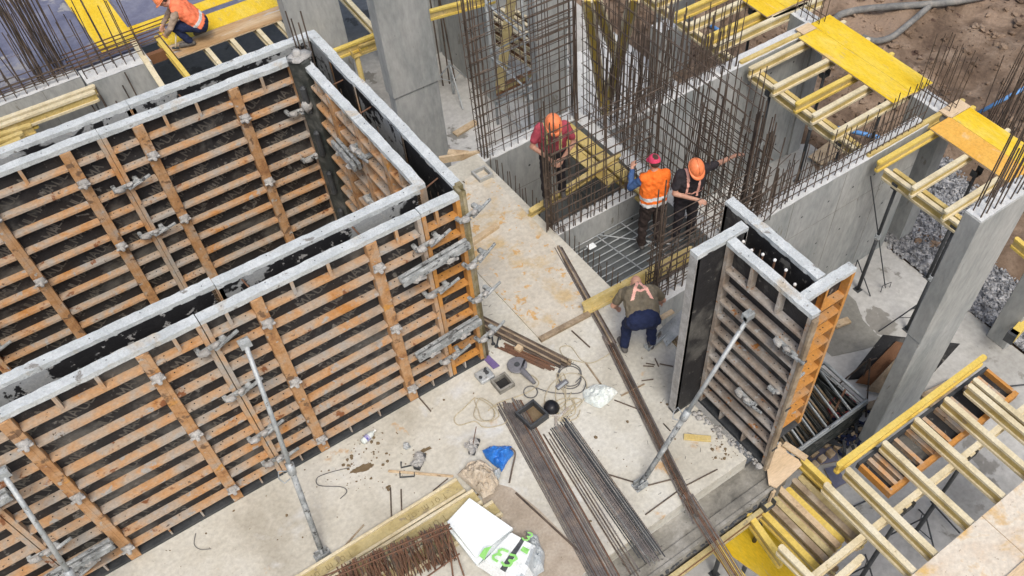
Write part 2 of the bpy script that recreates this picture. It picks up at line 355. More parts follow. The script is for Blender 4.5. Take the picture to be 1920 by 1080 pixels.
# ================================================================== SETTING
def S(name, mb, m, **k):
    return tag(mb.build(name, m, **k), kind='structure')
def wall(name, label, a, b, m='grey_concrete', top='pale_concrete', cat='concrete wall', group=None, rough_top=True):
    """cast concrete wall with its cement-smeared top"""
    c = Vector(((a[0]+b[0])/2, (a[1]+b[1])/2, a[2]))
    t = thing(name, label, cat, c, group=group)
    w_ = MB(); w_.box(a, (b[0], b[1], b[2]-.012)); w_.build('wall_face', m, t)
    k = MB(); n = max(2, int(max(b[0]-a[0], b[1]-a[1])/.12))
    lx = b[0]-a[0] > b[1]-a[1]
    vs = []; L = (b[0]-a[0]) if lx else (b[1]-a[1])
    for i in range(n+1):
        u = i/n
        for e in (0, .5, 1):
            jx = J(.006) if 0 < i < n else 0
            z = b[2]+(J(.012) if e == .5 else J(.005))
            vs.append((a[0]+(b[0]-a[0])*u, a[1]+(b[1]-a[1])*e+jx, z) if lx else (a[0]+(b[0]-a[0])*e+jx, a[1]+(b[1]-a[1])*u, z))
    fs = []
    for i in range(n):
        for e in (0, 1):
            q = (i*3+e, i*3+3+e, i*3+4+e, i*3+1+e); fs.append(q if lx else q[::-1])
    bo = len(vs); vs += [(a[0],a[1],b[2]-.03),(b[0],a[1],b[2]-.03),(b[0],b[1],b[2]-.03),(a[0],b[1],b[2]-.03)]
    k.add(vs, fs); k.build('wall_top', top, t)
    h = b[2]-a[2]
    if L > 1.0 and h > 1.2:
        j = MB(); step = 1.2 if lx else .9; q = MB()
        for sgn in (-1, 1):
            for i in range(1, int(L/step)+1):
                if lx:
                    x = a[0]+i*step+J(.05); y = a[1]-.002 if sgn < 0 else b[1]+.002
                    if x > b[0]-.1: continue
                    j.box((x-.004, y-.001, a[2]+.02), (x+.004, y+.001, b[2]-.02))
                    for z in (.5, 1.5, 2.5):
                        if z < h-.2:
                            for dx in (-.3, .3): q.disc((x+dx, y, b[2]-z), (0, sgn, 0), .022, 8, 0, .002)
                else:
                    y = a[1]+i*step; x = a[0]-.002 if sgn < 0 else b[0]+.002
                    if y > b[1]-.1: continue
                    j.box((x-.001, y-.004, a[2]+.02), (x+.001, y+.004, b[2]-.02))
                    for z in (.5, 1.5, 2.5):
                        if z < h-.2: q.disc((x, y-.3, b[2]-z), (sgn, 0, 0), .022, 8, 0, .002)
            if lx:
                y = a[1]-.003 if sgn < 0 else b[1]+.003
                j.box((a[0]+.02, y-.001, b[2]-.9), (b[0]-.02, y+.001, b[2]-.894))
        if j.v: j.build('joint_lines', 'dirty_concrete', t)
        if q.v: q.build('tie_holes', 'dark_steel', t)
    return t
SLAB = [(-9,3.45),(5.22,3.45),(5.22,4.65),(5.55,5.1),(5.78,5.95),(5.78,6.15),(5.6,6.15),(5.6,10.5),(-9,10.5)]
b = MB(); b.prism(SLAB, -.25, 0); S('floor_slab', b, 'slab_concrete')
# lower ledge cast below the slab edge
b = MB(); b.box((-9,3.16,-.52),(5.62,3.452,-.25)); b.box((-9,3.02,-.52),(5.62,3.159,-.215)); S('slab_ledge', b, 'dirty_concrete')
b = MB(); b.box((-14,-10,-3.2),(12.42,34,-3)); b.box((12.42,6.4,-3.2),(13.4,9.8,-3.004)); S('lower_floor', b, 'floor_concrete')
b = MB(); b.prism([tuple(A(*p, 0))[:2] for p in ((884,500),(1009,634),(1104,584),(1062,505),(1040,455),(960,372),(905,318),(872,338),(872,400))], .002, .022); S('raised_screed', b, 'raised_screed')
b = MB(); b.prism([(8.0,9.98),(12.40,9.98),(12.40,15.4),(11.6,15.2),(8.9,15.8)], -3, -2.985); S('blinding_layer', b, 'pale_concrete')
b = MB(); b.add([(-250,-250,-4),(250,-250,-4),(250,250,-4),(-250,250,-4)], [(0,1,2,3)]); S('ground', b, 'dirt')
def terr(x, y):
    k = noise.fractal(Vector((x*.45, y*.45, 3)), .9, 2.1, 5)
    rise = max(0, x-15.5)*.13 + max(0, y-12)*.05
    lump = max(0, noise.noise(Vector((x*.22+4, y*.22, 9))))*.9
    fade = min(1, max(0, (x-12.3)/1.6))
    k2 = noise.fractal(Vector((x*1.6, y*1.6, 7)), 1.0, 2.2, 4)
    return -3.05 + (k*.30 + k2*.10 + .05*noise.noise(Vector((x*5, y*5, 1))) + rise + lump)*fade
b = MB(); n1, n2 = 190, 230; X0, Y0, DX = 12.3, -6, .17
vs = []
for j in range(n2):
    for i in range(n1):
        x = X0+i*DX*(1+i*.004); y = Y0+j*DX
        vs.append((x, y, terr(x, y)))
b.add(vs, [(j*n1+i, j*n1+i+1, (j+1)*n1+i+1, (j+1)*n1+i) for j in range(n2-1) for i in range(n1-1)])
S('earth_bank', b, 'dirt', smooth=True)
b = MB()
for k in range(6500):
    x = 13+R_.random()**1.3*13; y = 5.5+R_.random()*15; r = .018+R_.random()**6*.10
    b.blob((x, y, terr(x, y)+r*.2), r, 6, 4, .45, (1, .7+R_.random()*.5, .6), seed=k)
tag(b.build('earth_clod', 'dirt'), kind='stuff')
b = MB(); vs = []; n1, n2 = 60, 70
def gz(x, y): return -3.0+.05*noise.noise(Vector((x, y, 0)))+ .02
for j in range(n2):
    for i in range(n1):
        x = 12.44+i*.12; y = -1+j*.13
        e = noise.noise(Vector((x*.8, y*.8, 2)))*.5
        inside = (y+e < 7.7 - max(0, 13.1-x)*2.2) and (x+e < 19.2)
        vs.append((x, y, gz(x, y) if inside else -3.3))
b.add(vs, [(j*n1+i, j*n1+i+1, (j+1)*n1+i+1, (j+1)*n1+i) for j in range(n2-1) for i in range(n1-1)])
S('gravel_bed', b, 'gravel')
b = MB()
for k in range(13000):
    x = 12.4+R_.random()*6; y = R_.random()*8.0; r = .024+R_.random()*.03
    q = Euler((J(3), J(3), J(3))).to_matrix()
    P = [q @ Vector(v)*r for v in ((1,.2,0),(-.9,0,.2),(0,1,.1),(.1,-.8,0),(0,0,.8),(.2,.1,-.7))]
    if y+noise.noise(Vector((x*.8, y*.8, 2)))*.5 > 7.8-max(0, 13.1-x)*2.2: continue
    b.add([p+Vector((x, y, gz(x, y)+.02)) for p in P], [(0,2,4),(2,1,4),(1,3,4),(3,0,4),(2,0,5),(1,2,5),(3,1,5),(0,3,5)])
tag(b.build('gravel_stones', 'gravel'), kind='stuff')
# lift pits sunk into the slab
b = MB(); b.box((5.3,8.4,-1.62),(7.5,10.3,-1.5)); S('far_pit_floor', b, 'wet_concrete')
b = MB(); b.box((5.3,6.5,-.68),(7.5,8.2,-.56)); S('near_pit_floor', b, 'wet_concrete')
wp = wall('pit_wall', 'low concrete wall under the slab edge left of the two lift pits', (5.3,6.2,-2),(5.598,10.5,-.252))
wf = wall('pit_wall', 'concrete wall in front of the near lift pit, behind the bending worker', (5.602,6.15,-3),(8.0,6.5,0))
wd = wall('pit_wall', 'concrete wall dividing the two lift pits, below the orange vest worker', (5.602,8.17,-2),(7.448,8.40,0))
wb = wall('pit_wall', 'concrete wall closing the far lift pit behind the worker in the red shirt', (5.602,10.25,-2.2),(7.448,10.5,0))
wr = wall('pit_wall', 'concrete wall on the right side of the lift pits, under the dense rebar net', (7.45,6.504,-3),(7.7,10.5,0))
wA = wall('concrete_wall', 'long concrete wall running from the rebar net to under the middle yellow deck', (7.72,9.66,-3),(12.75,9.95,0), cat='concrete wall')
wB = wall('concrete_wall', 'long grey concrete wall with starter bars on its white top, behind the small shutter', (7.9,6.52,-3),(12.36,6.80,0))
wC = wall('concrete_wall', 'grey concrete pier with white top between the middle and the right yellow decks', (12.72,6.40,-3),(13.08,7.25,0), cat='concrete pier')
wD = wall('concrete_wall', 'grey concrete pier with white top behind the top right corner of the middle deck', (12.72,9.62,-3),(13.08,10.35,0), cat='concrete pier')
wE = wall('concrete_wall', 'short grey concrete wall stub with pale top by the upper left rebar', (1.1,16.05,-3),(2.25,16.5,0))
wF = wall('concrete_wall', 'concrete wall under the long pale beam at the upper left, carrying the tall rebar', (-3.2,16.32,-3),(1.08,16.6,0))
wG = wall('concrete_wall', 'plain concrete wall standing behind the plywood platform at top centre', (4.55,15.0,-3),(5.56,15.3,3.2))
wH = wall('concrete_wall', 'grey concrete wall in the shade behind the big middle column', (7.2,17.2,-3),(12.2,17.5,-.1), m='grey_concrete')
wI = wall('concrete_wall', 'grey concrete wall end right of the big middle column', (8.55,14.9,-3),(8.75,17.1,-.1))
wJ = wall('concrete_wall', 'small grey concrete wall behind the top centre yellow deck', (12.1,13.3,-3),(13.0,13.6,0))
# columns
def column(label, a, b_, joint=0.0, m='grey_concrete', step=.012, top='pale_concrete'):
    t = thing('concrete_column', label, 'concrete column', ((a[0]+b_[0])/2, (a[1]+b_[1])/2, a[2]))
    k = MB(); k.box(a, (b_[0], b_[1], joint)); k.build('lower_pour', m, t, bevel=.012)
    k = MB(); k.box((a[0]-step, a[1]-step, joint+.002), (b_[0]+step, b_[1]+step, b_[2])); k.build('upper_pour', m, t, bevel=.012)
    k = MB(); n = 14; vs = []
    for i in range(n+1):
        for e in range(4): vs.append((a[0]+(b_[0]-a[0])*i/n, a[1]+(b_[1]-a[1])*e/3, b_[2]+.006+J(.005)))
    k.add(vs, [(i*4+e, i*4+4+e, i*4+5+e, i*4+1+e) for i in range(n) for e in range(3)]); k.build('column_top', top, t)
    return t
c1 = column('tall grey concrete column at right with starter bars on its pale top', (8.50,3.36,-3),(9.58,3.60,2.4))
bars(c1, 'starter_bar', [((x+J(.02), y+J(.01), 2.38), (x+J(.04)+.02, y+J(.03), 3.6+J(.3))) for x in (8.56,8.68,8.82,8.95,9.1,9.24,9.38,9.5) for y in (3.41,3.55)], .010)
c2 = column('huge grey concrete column at top centre with a rough casting joint', (5.24,12.56,-3),(6.12,12.80,4.5), step=.03)
c3 = column('tall grey concrete column behind the upper rebar net', (8.15,12.40,-3),(8.85,12.65,4.5))
c4 = column('small concrete column at the right edge standing on the lower floor', (12.2,3.34,-3),(12.5,3.75,.4))
c5 = column('grey concrete column below the slab edge at the bottom', (5.42,3.6,-3),(6.0,3.95,-.6), joint=-1.0)
c6 = column('pale concrete column beside the striped starter bars behind the lift pits', (10.15,11.2,-3),(10.55,11.5,.1), joint=-.2)
# starter bars on walls
def starters(t, x0, x1, y0, y1, z, h, n, ties=(), jit=.25, lean=.03, r=.009):
    sg = []
    for i in range(n):
        u = i/(max(1, n-1))
        for k in (0, 1):
            x = x0+(x1-x0)*u + (y0 == y1)*0; y = y0+(y1-y0)*u
            if abs(x1-x0) > abs(y1-y0): y += (-.08 if k else .08)
            else: x += (-.08 if k else .08)
            hh_ = h*(1+J(jit)); sg.append(((x+J(.02), y+J(.012), z-.02), (x+J(lean), y+J(lean), z+hh_)))
    for tz in ties:
        for k in (-.09, .09):
            if abs(x1-x0) > abs(y1-y0): sg.append(((x0, y0+k, z+tz+J(.02)), (x1, y1+k, z+tz+J(.03))))
            else: sg.append(((x0+k, y0, z+tz+J(.02)), (x1+k, y1, z+tz+J(.03))))
    bars(t, 'starter_bar', sg, r)
starters(wB, 8.1, 12.2, 6.66, 6.66, 0, .75, 26, (.12,.3))
starters(wA, 7.8, 10.7, 9.8, 9.8, 0, 1.15, 24, (.2,.45))
starters(wA, 10.0, 10.75, 9.8, 9.8, 0, 1.5, 5, ())
starters(wC, 12.9, 12.9, 6.5, 7.2, 0, 1.1, 6, (.15,))
starters(wD, 12.9, 12.9, 9.7, 10.3, 0, .8, 5, (.15,))
starters(wE, 1.15, 2.2, 16.28, 16.28, 0, 1.25, 7, (.15,.3))
starters(wF, -2.9, 1.05, 16.46, 16.46, 0, 1.35, 24, (.08,.16,.24))
starters(wd, 5.7, 7.3, 8.28, 8.28, 0, .35, 14, ())
starters(wf, 5.75, 7.9, 6.32, 6.32, 0, .45, 16, (.2,))
bars(wp, 'starter_bar', [((5.66+J(.02), 6.7+i*.115, -.5), (5.68+J(.03), 6.7+i*.115+J(.02), .22+J(.12))) for i in range(31)], .008)
bars(c6, 'starter_bar', [((10.15+i*.045, 11.15+J(.1), -.3), (10.15+i*.045+J(.03), 11.15+J(.08), 1.1+J(.3))) for i in range(9)], .011, 'grey_rebar')
def tall_cluster(label, spots, h, r=.010, m='rebar_steel', z=0, lean=.12, ties=()):
    x = sum(s[0] for s in spots)/len(spots); y = sum(s[1] for s in spots)/len(spots)
    t = thing('rebar_cluster', label, 'rebar', (x, y, z))
    bars(t, 'vertical_bar', [((sx, sy, z), (sx+J(lean), sy+J(lean), z+h*(1+J(.18)))) for sx, sy in spots], r, m)
    for tz in ties: rod('tie_bar', (spots[0][0], spots[0][1], z+tz), (spots[-1][0], spots[-1][1], z+tz), r, m, t)
    return t
tall_cluster('dense cluster of tall rebar standing at the upper left wall end', [(.75+J(.35), 16.75+J(.25)) for i in range(26)], 1.7, .011)
tall_cluster('sparse row of thin rebar before the blue deck sheets at upper left', [(-1.6+i*.2+J(.05), 16.9+J(.2)) for i in range(12)], 1.3)
tall_cluster('leaning cluster of rebar standing in the brown earth at upper right', [(14.0+(i%6)*.13+J(.03), 5.95+(i//6)*.16+J(.03)) for i in range(24)], 1.9, .011, z=-1.2, ties=(.3,.6,.9))
tall_cluster('dark rebar hanging under the stub wall at upper left', [(1.0+i*.1, 15.95+J(.05)) for i in range(9)], 2.6, .013, z=-3)
tall_cluster('dark rebar standing in the shadow right of the big column', [(7.3+i*.16, 16.1+J(.05)) for i in range(7)], 2.6, .018, z=-3)
# ================================================================== STEEL FRAME PANELS
def frame_panel(label, L, org, rz, uprights=(), edge_up=(.0, .0), stubs=(), H=3.05, steel='orange_steel', holes=True, face='splashed_ply',
                top='cement_crust', ribs=9, group='steel frame shutter panels', deep=.12, zs=None, cat='formwork panel', stamp=True, mw=None, dots=(0,1)):
    """local x along the panel, concrete face at y=0, ribs towards -y"""
    t = thing('formwork_panel', label, cat, org, rz, group, mw)
    lo = lambda mb, nm, m, **k: mb.build(nm, m, t, local=True, **k)
    b = MB(); b.box((.01,-.02,.05),(L-.01,0,H-.05))
    # two-sided sheet: splashed casting face, stamped back
    b.m = [0 if i in (4,) else 1 for i in range(6)]
    if stamp:
        z = H-.5; k = 0
        while z > .2:
            x = .1+(k%2)*.22
            while x < L-.3:
                letters(b, 'ULMA', (x, -.0205, z), (-.80,0,-.6) if 0 else (.82,0,.57), (-.57,0,.82), .11, .017, 2, lift=.002)
                x += .56
            z -= .19; k += 1
        # strokes face outwards (-y)
    lo(b, 'plywood', [face, 'black_ply', 'stamp_grey'])
    # top rail, lumpy with cement
    b = MB(); n = max(4, int(L/.06)); vs = []; cs = [(-deep,H-.06),(-deep,H),(-deep*.5,H),(0,H),(0,H-.06)]
    for i in range(n+1):
        nz = noise.noise(Vector((i*.13+L*7, org[0] if not mw else 1, 2)))
        for (y, z) in cs: vs.append((L*i/n, y+(J(.004)+.006*nz), z+(J(.004)+nz*.008 if z == H else 0)))
    m_ = len(cs)
    b.add(vs, [(i*m_+j, (i+1)*m_+j, (i+1)*m_+(j+1)%m_, i*m_+(j+1)%m_)[::-1] for i in range(n) for j in range(m_)]+[tuple(range(m_)), tuple(n*m_+j for j in range(m_-1,-1,-1))])
    for i in range(int(L/.5)):
        b.disc((.2+i*.5+J(.12), -deep*.5+J(.03), H), (0,0,1), .007, 6, 1, .012)
    lo(b, 'top_rail', [top, 'painted_void_shade'])
    b = MB(); b.box((0,-deep,0),(L,0,.05)); lo(b, 'bottom_rail', 'dark_steel')  # coloured dark to paint in the shaded gap between panel and slab
    for x in (0, L-.05):
        b = MB(); b.box((x,-deep,.05),(x+.05,0,H-.06)); lo(b, 'edge_rail', steel)
    zz = zs or [H-.39-i*(H-.39-.3)/(ribs-1) for i in range(ribs)]
    ri = []
    us = sorted(uprights)
    spans = []; x = .052
    for u in us: spans.append((x, u-.066)); x = u+.066
    spans.append((x, L-.052))
    for z in zz:
        b = MB()
        for x0, x1 in spans:
            y0 = -deep+.006; y1 = -.022
            b.box((x0, y0, z-.010), (x1, y1, z+.010)); b.box((x0+.001, y0-.005, z-.026), (x1-.001, y0+.006, z+.006))
            if holes:
                side = []
                if x1 - x0 < .8: side = [x0+(x1-x0)*f_ for f_ in (.2,.5,.8)]
                else:
                    if x0 < .1: side += [.12,.22,.32]
                    if x1 > L-.1: side += [L-.12,L-.22,L-.32]
                for hx in side: b.disc((hx, (y0+y1)/2, z+.012), (0,0,1), .009, 6, 1)
        lo(b, 'cross_rib', [steel, 'painted_void_shade'])
    for u in us:
        b = MB(); y0 = -deep-.012
        zt = H-.065
        b.box((u-.062, y0, .02), (u+.062, y0+.02, zt)); b.box((u-.064, y0+.018, .02), (u-.05, -.022, zt)); b.box((u+.05, y0+.018, .02), (u+.064, -.022, zt)); b.box((u-.012, y0-.004, .03), (u+.012, y0+.003, zt))
        lo(b, 'upright', 'upright_steel' if steel == 'orange_steel' else steel, bevel=.004)
    for u in stubs:
        b = MB(); b.box((u-.01,-deep+.006,zz[0]+.014),(u+.01,-.022,H-.062)); b.box((u-.028,-deep+.002,zz[0]+.014),(u-.006,-deep+.012,H-.062)); lo(b, 'top_stiffener', steel)
        b = MB(); b.box((u-.01,-deep+.006,.052),(u+.01,-.022,zz[-1]-.036)); lo(b, 'bottom_stiffener', 'grimy_steel')
    return t
ZS = [2.77-i*.283 for i in range(10)]
P180 = math.pi
G1 = 'panels of the big box shutter'
# front outer wall (ribs towards the camera)
YO = 6.95
frame_panel('long front panel of the box shutter between the slanted prop and the narrow corner panel', 2.52, (.34,YO,0), 0, (.58,1.90), stubs=(.27,.98,1.4,2.22), zs=ZS, group=G1)
frame_panel('leftmost front panel of the big box shutter, cut by the lower left picture edge', 2.52, (-2.19,YO,0), 0, (.62,1.92), stubs=(.3,1.08,1.48,2.25), zs=ZS, group=G1)
frame_panel('narrow bright orange front panel at the right corner of the big box shutter', .49, (2.87,YO,0), 0, (), stubs=(.2,), zs=ZS, group=G1, steel='fresh_orange_steel', top='cement_crust')
frame_panel('front panel of the big box shutter mostly outside the left picture edge', 2.5, (-4.70,YO,0), 0, (.62,1.92), stubs=(.3,), zs=ZS, group=G1, stamp=False)
# front inner wall (ribs to the inside of the box)
frame_panel('inner panel facing the long front panel, splashed casting side showing, right half', 2.4, (3.06,7.17,0), P180, (.6,1.8), zs=ZS, group=G1, stamp=False)
frame_panel('inner panel facing the front panels, splashed casting side showing, middle', 2.4, (.655,7.20,0), P180, (.6,1.8), zs=ZS, group=G1, stamp=False)
frame_panel('inner panel facing the front panels, splashed casting side showing, far left', 2.4, (-1.75,7.24,0), P180, (.6,1.8), zs=ZS, group=G1, stamp=False)
# back wall
frame_panel('ribbed inner back panel of the box, right part beside the dark corner post', 2.42, (.55,10.26,0), 0, (.42,1.62), stubs=(.75,1.15,2.0), zs=ZS, group=G1)
frame_panel('ribbed inner back panel of the box, middle part with clamps at its edge', 2.42, (-1.875,10.28,0), 0, (.98,2.0), stubs=(.35,.6,1.5), zs=ZS, group=G1)
frame_panel('ribbed inner back panel of the box, leftmost part at the picture edge', 2.42, (-4.30,10.30,0), 0, (.6,1.8), stubs=(.35,1.2), zs=ZS, group=G1, stamp=False)
frame_panel('outer back panel of the box shutter, rightmost, under the ends of the platform joists', 2.4, (3.42,10.47,0), P180, (.6,1.8), zs=ZS, group=G1, stamp=False)
frame_panel('outer back panel of the box shutter, middle, in front of the short wall stub', 2.4, (1.015,10.47,0), P180, (.6,1.8), zs=ZS, group=G1, stamp=False)
frame_panel('outer back panel of the box shutter, leftmost, in front of the yellow beam ends', 2.4, (-1.39,10.46,0), P180, (.6,1.8), zs=ZS, group=G1, stamp=False)
# right wall: outer (ribs +x) and inner (ribs -x, seen)
frame_panel('outer right panel of the box shutter nearest to the front corner', 1.16, (3.38,6.96,0), P180/2, (.6,), zs=ZS, face='black_ply', group=G1, stamp=False)
frame_panel('second outer right panel of the box shutter, behind the front corner one', 1.16, (3.385,8.125,0), P180/2, (.6,), zs=ZS, group=G1, stamp=False)
frame_panel('third outer right panel of the box shutter counted from the front corner', .66, (3.375,9.29,0), P180/2, (.33,), zs=ZS, face='black_ply', group=G1, stamp=False)
frame_panel('outer right panel of the box shutter at its far corner', .62, (3.385,9.955,0), P180/2, (.3,), zs=ZS, group=G1, stamp=False)
frame_panel('inner right panel of the box, far half, beside the dark corner post', 1.3, (3.16,9.98,0), -P180/2, (.65,), stubs=(.3,1.0), zs=ZS, group=G1, steel='orange_steel', stamp=False)
frame_panel('inner right panel of the box, near half, with cement lumps on its ribs', 1.45, (3.165,8.675,0), -P180/2, (.7,), stubs=(.35,1.05), zs=ZS, group=G1, steel='orange_steel', stamp=False)
for m_, o_ in (('cement_crust', 0),):
    pass
# end filler of the outer corner
t = thing('corner_post', 'olive greased outer corner post at the front right of the big box shutter', 'corner post', (3.4,6.9,0))
b = MB(); b.box((3.36,6.83,.0),(3.40,6.95,3.1)); b.box((3.40,6.91,.0),(3.47,6.98,3.1)); b.build('angle', 'olive_steel', t)
b = MB(); b.tube([(3.425,6.87,.05),(3.43,6.865,3.05)], .035, 8); b.build('tube', 'olive_steel', t, smooth=True)
# dark stripping corner inside the box
t = thing('stripping_corner', 'dark green steel stripping corner post inside the far corner of the box shutter', 'corner post', (3.02,10.06,0))
b = MB(); b.prism([(2.93,10.18),(2.90,10.06),(3.02,9.90),(3.14,9.93),(3.10,10.05),(3.05,10.14)], 0, 3.12); b.build('post', 'dark_green_steel', t, bevel=.012)
for z in (2.6,1.9,1.2,.5):
    b = MB(); b.box((2.905,9.90,z-.22),(2.99,9.985,z+.2)); b.build('slot_cover', 'dark_steel', t, bevel=.03)
b = MB(); b.lathe([(.0,.1),(.045,.09),(.06,.04),(.06,0)], 10, (3.04,10.06,3.12)); b.build('spindle_head', 'lump_crust', t, smooth=True)
b = MB(); b.blob((3.05,10.05,3.13), .09, 10, 6, .3, (1.6,1.2,.35)); b.blob((2.93,9.94,2.5), .07, 9, 6, .3, (1,.9,1.3), seed=3); b.build('cement_lump', 'lump_crust', t, smooth=True)
# ---- wedge clamps
def clamp_mesh(m1='splashed_galvanised'):
    t = thing('panel_clamp', 'x', 'clamp', (0,0,-50), group='cement covered panel clamps')
    b = MB(); b.box((-.17,-.03,-.03),(.17,.01,.03)); b.box((-.17,.01,-.025),(-.12,.09,.025)); b.box((.10,.01,-.025),(.16,.09,.025)); b.build('jaw', m1, t, local=True, bevel=.01)
    b = MB(); b.bar((.0,-.05,-.02),(.30,-.045,.05),.03,.035); b.build('wedge', m1, t, local=True, bevel=.006)
    b = MB(); b.blob((-.1,-.04,.01), .05, 8, 5, .35, (1.4,.8,.7)); b.blob((.04,-.045,.03), .04, 8, 5, .35, (1.2,.8,.7), seed=4); b.build('cement_lump', 'lump_crust', t, local=True, smooth=True)
    return t
CL = clamp_mesh(); _cl = [0]
def clamp(pos, rz, label, tilt=0):
    mw = Matrix.Translation(Vector(pos)) @ Matrix.Rotation(rz, 4, 'Z') @ Matrix.Rotation(tilt, 4, 'Y')
    if _cl[0] == 0:
        CL.matrix_local = mw; MW[CL.name] = mw; CL['label'] = label
        for ch in MWKIDS[CL.name]: MW[ch.name] = mw @ ch.matrix_local
        _cl[0] = 1; return CL
    return copy_thing(CL, mw, label)
order = ['top', 'second', 'third', 'fourth', 'lowest']
def clampcol(x, zs, where, y=6.81, rz=0, ax='x'):
    for i, z in enumerate(zs):
        nm = order[i] if i < len(zs)-1 else 'lowest'
        if len(zs) == 1: nm = 'only'
        clamp((x, y, z), rz, '%s wedge clamp %s' % (nm, where), J(.15))
clampcol(2.87, (2.62,1.82,.50), 'on the joint beside the narrow orange front panel')
clampcol(.33, (2.68,1.86,1.0,.42), 'on the front joint next to the slanted prop')
clampcol(-2.18, (2.5,1.0,.35), 'on the front joint at the lower left picture edge')
clampcol(.54, (2.3,1.5), 'on the inner back joint left of the dark corner post', y=10.12)
clampcol(-1.88, (2.45,1.6,1.15,.8), 'in the row of clamps on the inner back panels at the left', y=10.13)
clampcol(3.44, (2.75,2.0,1.35,.55), 'on the olive corner post above the slab', y=6.80, rz=.2)
clampcol(3.04, (2.55,1.7,.9), 'on the inner right panels by the dark post', y=8.7, rz=-P180/2)
clampcol(2.86, (2.35,1.6), 'between the inner back panel and the dark corner post', y=10.12, rz=.1)
# ---- tie plates with wing nuts on the uprights
def tie(pos, nrm, label, first=[None]):
    n = Vector(nrm).normalized()
    q = n.to_track_quat('Z','Y').to_matrix().to_4x4()
    mw = Matrix.Translation(Vector(pos)) @ q
    if first[0] is None:
        t = thing('wing_nut', label, 'wing nut', group='wing nuts on the tie rods', mw=mw)
        b = MB(); b.box((-.06,-.06,0),(.06,.06,.015)); b.build('washer_plate', 'lump_crust', t, local=True, bevel=.006)
        b = MB(); b.lathe([(0,.1),(.022,.1),(.03,.06),(.045,.03),(.045,.013)], 8); b.box((-.075,-.012,.03),(.075,.012,.06)); b.build('nut', 'lump_crust', t, local=True, bevel=.006)
        b = MB(); b.blob((.01,.02,.03), .055, 8, 5, .3, (1.1,1,.5), seed=8); b.build('cement_lump', 'lump_crust', t, local=True, smooth=True)
        first[0] = t; return t
    return copy_thing(first[0], mw, label)
for x, nm in ((.92,'the orange upright right of the slanted prop'),(2.24,'the rust upright near the narrow orange panel'),(-.27,'the orange upright left of the slanted prop'),(-1.57,'the leftmost orange upright')):
    for z, k in ((2.62,'upper'),(1.55,'middle'),(.30,'lowest')):
        tie((x, 6.815, z), (0,-1,0), '%s wing nut on %s' % (k, nm))
for x, nm in ((-.895,'the left orange upright'),(.97,'the middle upright'),(.125,'the second upright from the left'),(2.17,'the right upright')):
    for z, k in ((2.55,'upper'),(1.5,'lower')):
        tie((x, 10.125, z), (0,-1,0), '%s wing nut on %s of the inner back wall' % (k, nm))
# tie rods across the gaps
for i, (p, q) in enumerate([((3.0,7.17,2.55),(3.0,6.95,2.5)),((.92,7.17,2.98),(.97,6.94,2.86)),((2.2,7.17,2.98),(2.25,6.94,2.86)),((3.17,9.6,2.9),(3.39,9.62,2.9)),((3.17,8.9,2.9),(3.39,8.92,2.92)),((3.17,7.3,2.9),(3.39,7.35,2.92)),((-.6,10.27,2.95),(-.58,10.46,2.95)),((1.6,10.27,2.95),(1.6,10.46,2.95))]):
    tag(rod('tie_rod', p, q, .011, 'rusty_rebar'), ['thin tie rod across the front gap beside the right inner corner','thin pale tie rod across the front gap, middle of the picture left half','thin pale tie rod across the front gap right of centre','thin tie rod across the right gap near the far corner','thin tie rod across the right gap, middle one','thin tie rod across the right gap nearest the front','thin tie rod across the back gap at left','thin tie rod across the back gap near the crouching worker'][i], 'tie rod')
# rebar mats between the box panels
def mat_in_wall(label, a, b_, ztop, nz, nx, skip=0):
    t = thing('wall_rebar', label, 'rebar', ((a[0]+b_[0])/2, (a[1]+b_[1])/2, 0))
    a = Vector(a); b_ = Vector(b_); s = []
    for i in range(nx):
        p = a+(b_-a)*(i/(nx-1)); s.append(((p.x+J(.01), p.y+J(.01), 0), (p.x+J(.02), p.y+J(.02), ztop+J(.15))))
    bars(t, 'vertical_bar', s, .008)
    bars(t, 'horizontal_bar', [((a.x, a.y, .2+i*(ztop-.4)/nz), (b_.x, b_.y, .2+i*(ztop-.4)/nz)) for i in range(nz)], .007)
    return t
mat_in_wall('rebar mat inside the right gap of the box shutter', (3.3,7.1,0), (3.3,10.3,0), 2.75, 8, 18)
mat_in_wall('rebar mat inside the front gap of the box shutter', (-4,7.06,0), (3.2,7.06,0), 1.9, 6, 30)
mat_in_wall('rebar mat inside the back gap of the box shutter', (-4,10.36,0), (3.2,10.36,0), 1.9, 6, 30)
tall_cluster('bunch of rebar rising out of the far corner of the box shutter', [(3.2+J(.06), 10.3+J(.1)) for i in range(7)], 3.3, .010, z=0, lean=.05)
# galvanised waler bars
def waler(p, q, label, m='splashed_galvanised'):
    t = thing('waler_bar', label, 'waler bar', ((p[0]+q[0])/2, (p[1]+q[1])/2, p[2]), group='galvanised waler bars')
    P_, Q_ = Vector(p), Vector(q); d = (Q_-P_).normalized()
    b = MB(); b.bar(P_, Q_, .045, .10, off=(-.035,0)); b.build('channel', m, t, bevel=.006)
    b = MB(); b.bar(P_, Q_, .045, .10, off=(.035,0)); b.build('channel', m, t, bevel=.006)
    for u in (.22,.7):
        c = P_+(Q_-P_)*u
        b = MB(); b.blob(c+Vector((0,-.03,-.05)), .06, 9, 6, .3, (1.3,.8,.9), seed=int(u*10)); b.bar(c+Vector((-.08,-.02,-.06)), c+Vector((.1,-.03,-.09)), .04, .03); b.build('hook_bracket', 'lump_crust', t)
    return t
waler((2.42,6.72,2.34),(3.33,6.72,2.42), 'upper grey galvanised waler bar fixed across the front right corner of the box')
waler((2.38,6.72,.95),(3.33,6.72,1.02), 'lower grey galvanised waler bar fixed across the front right corner of the box')
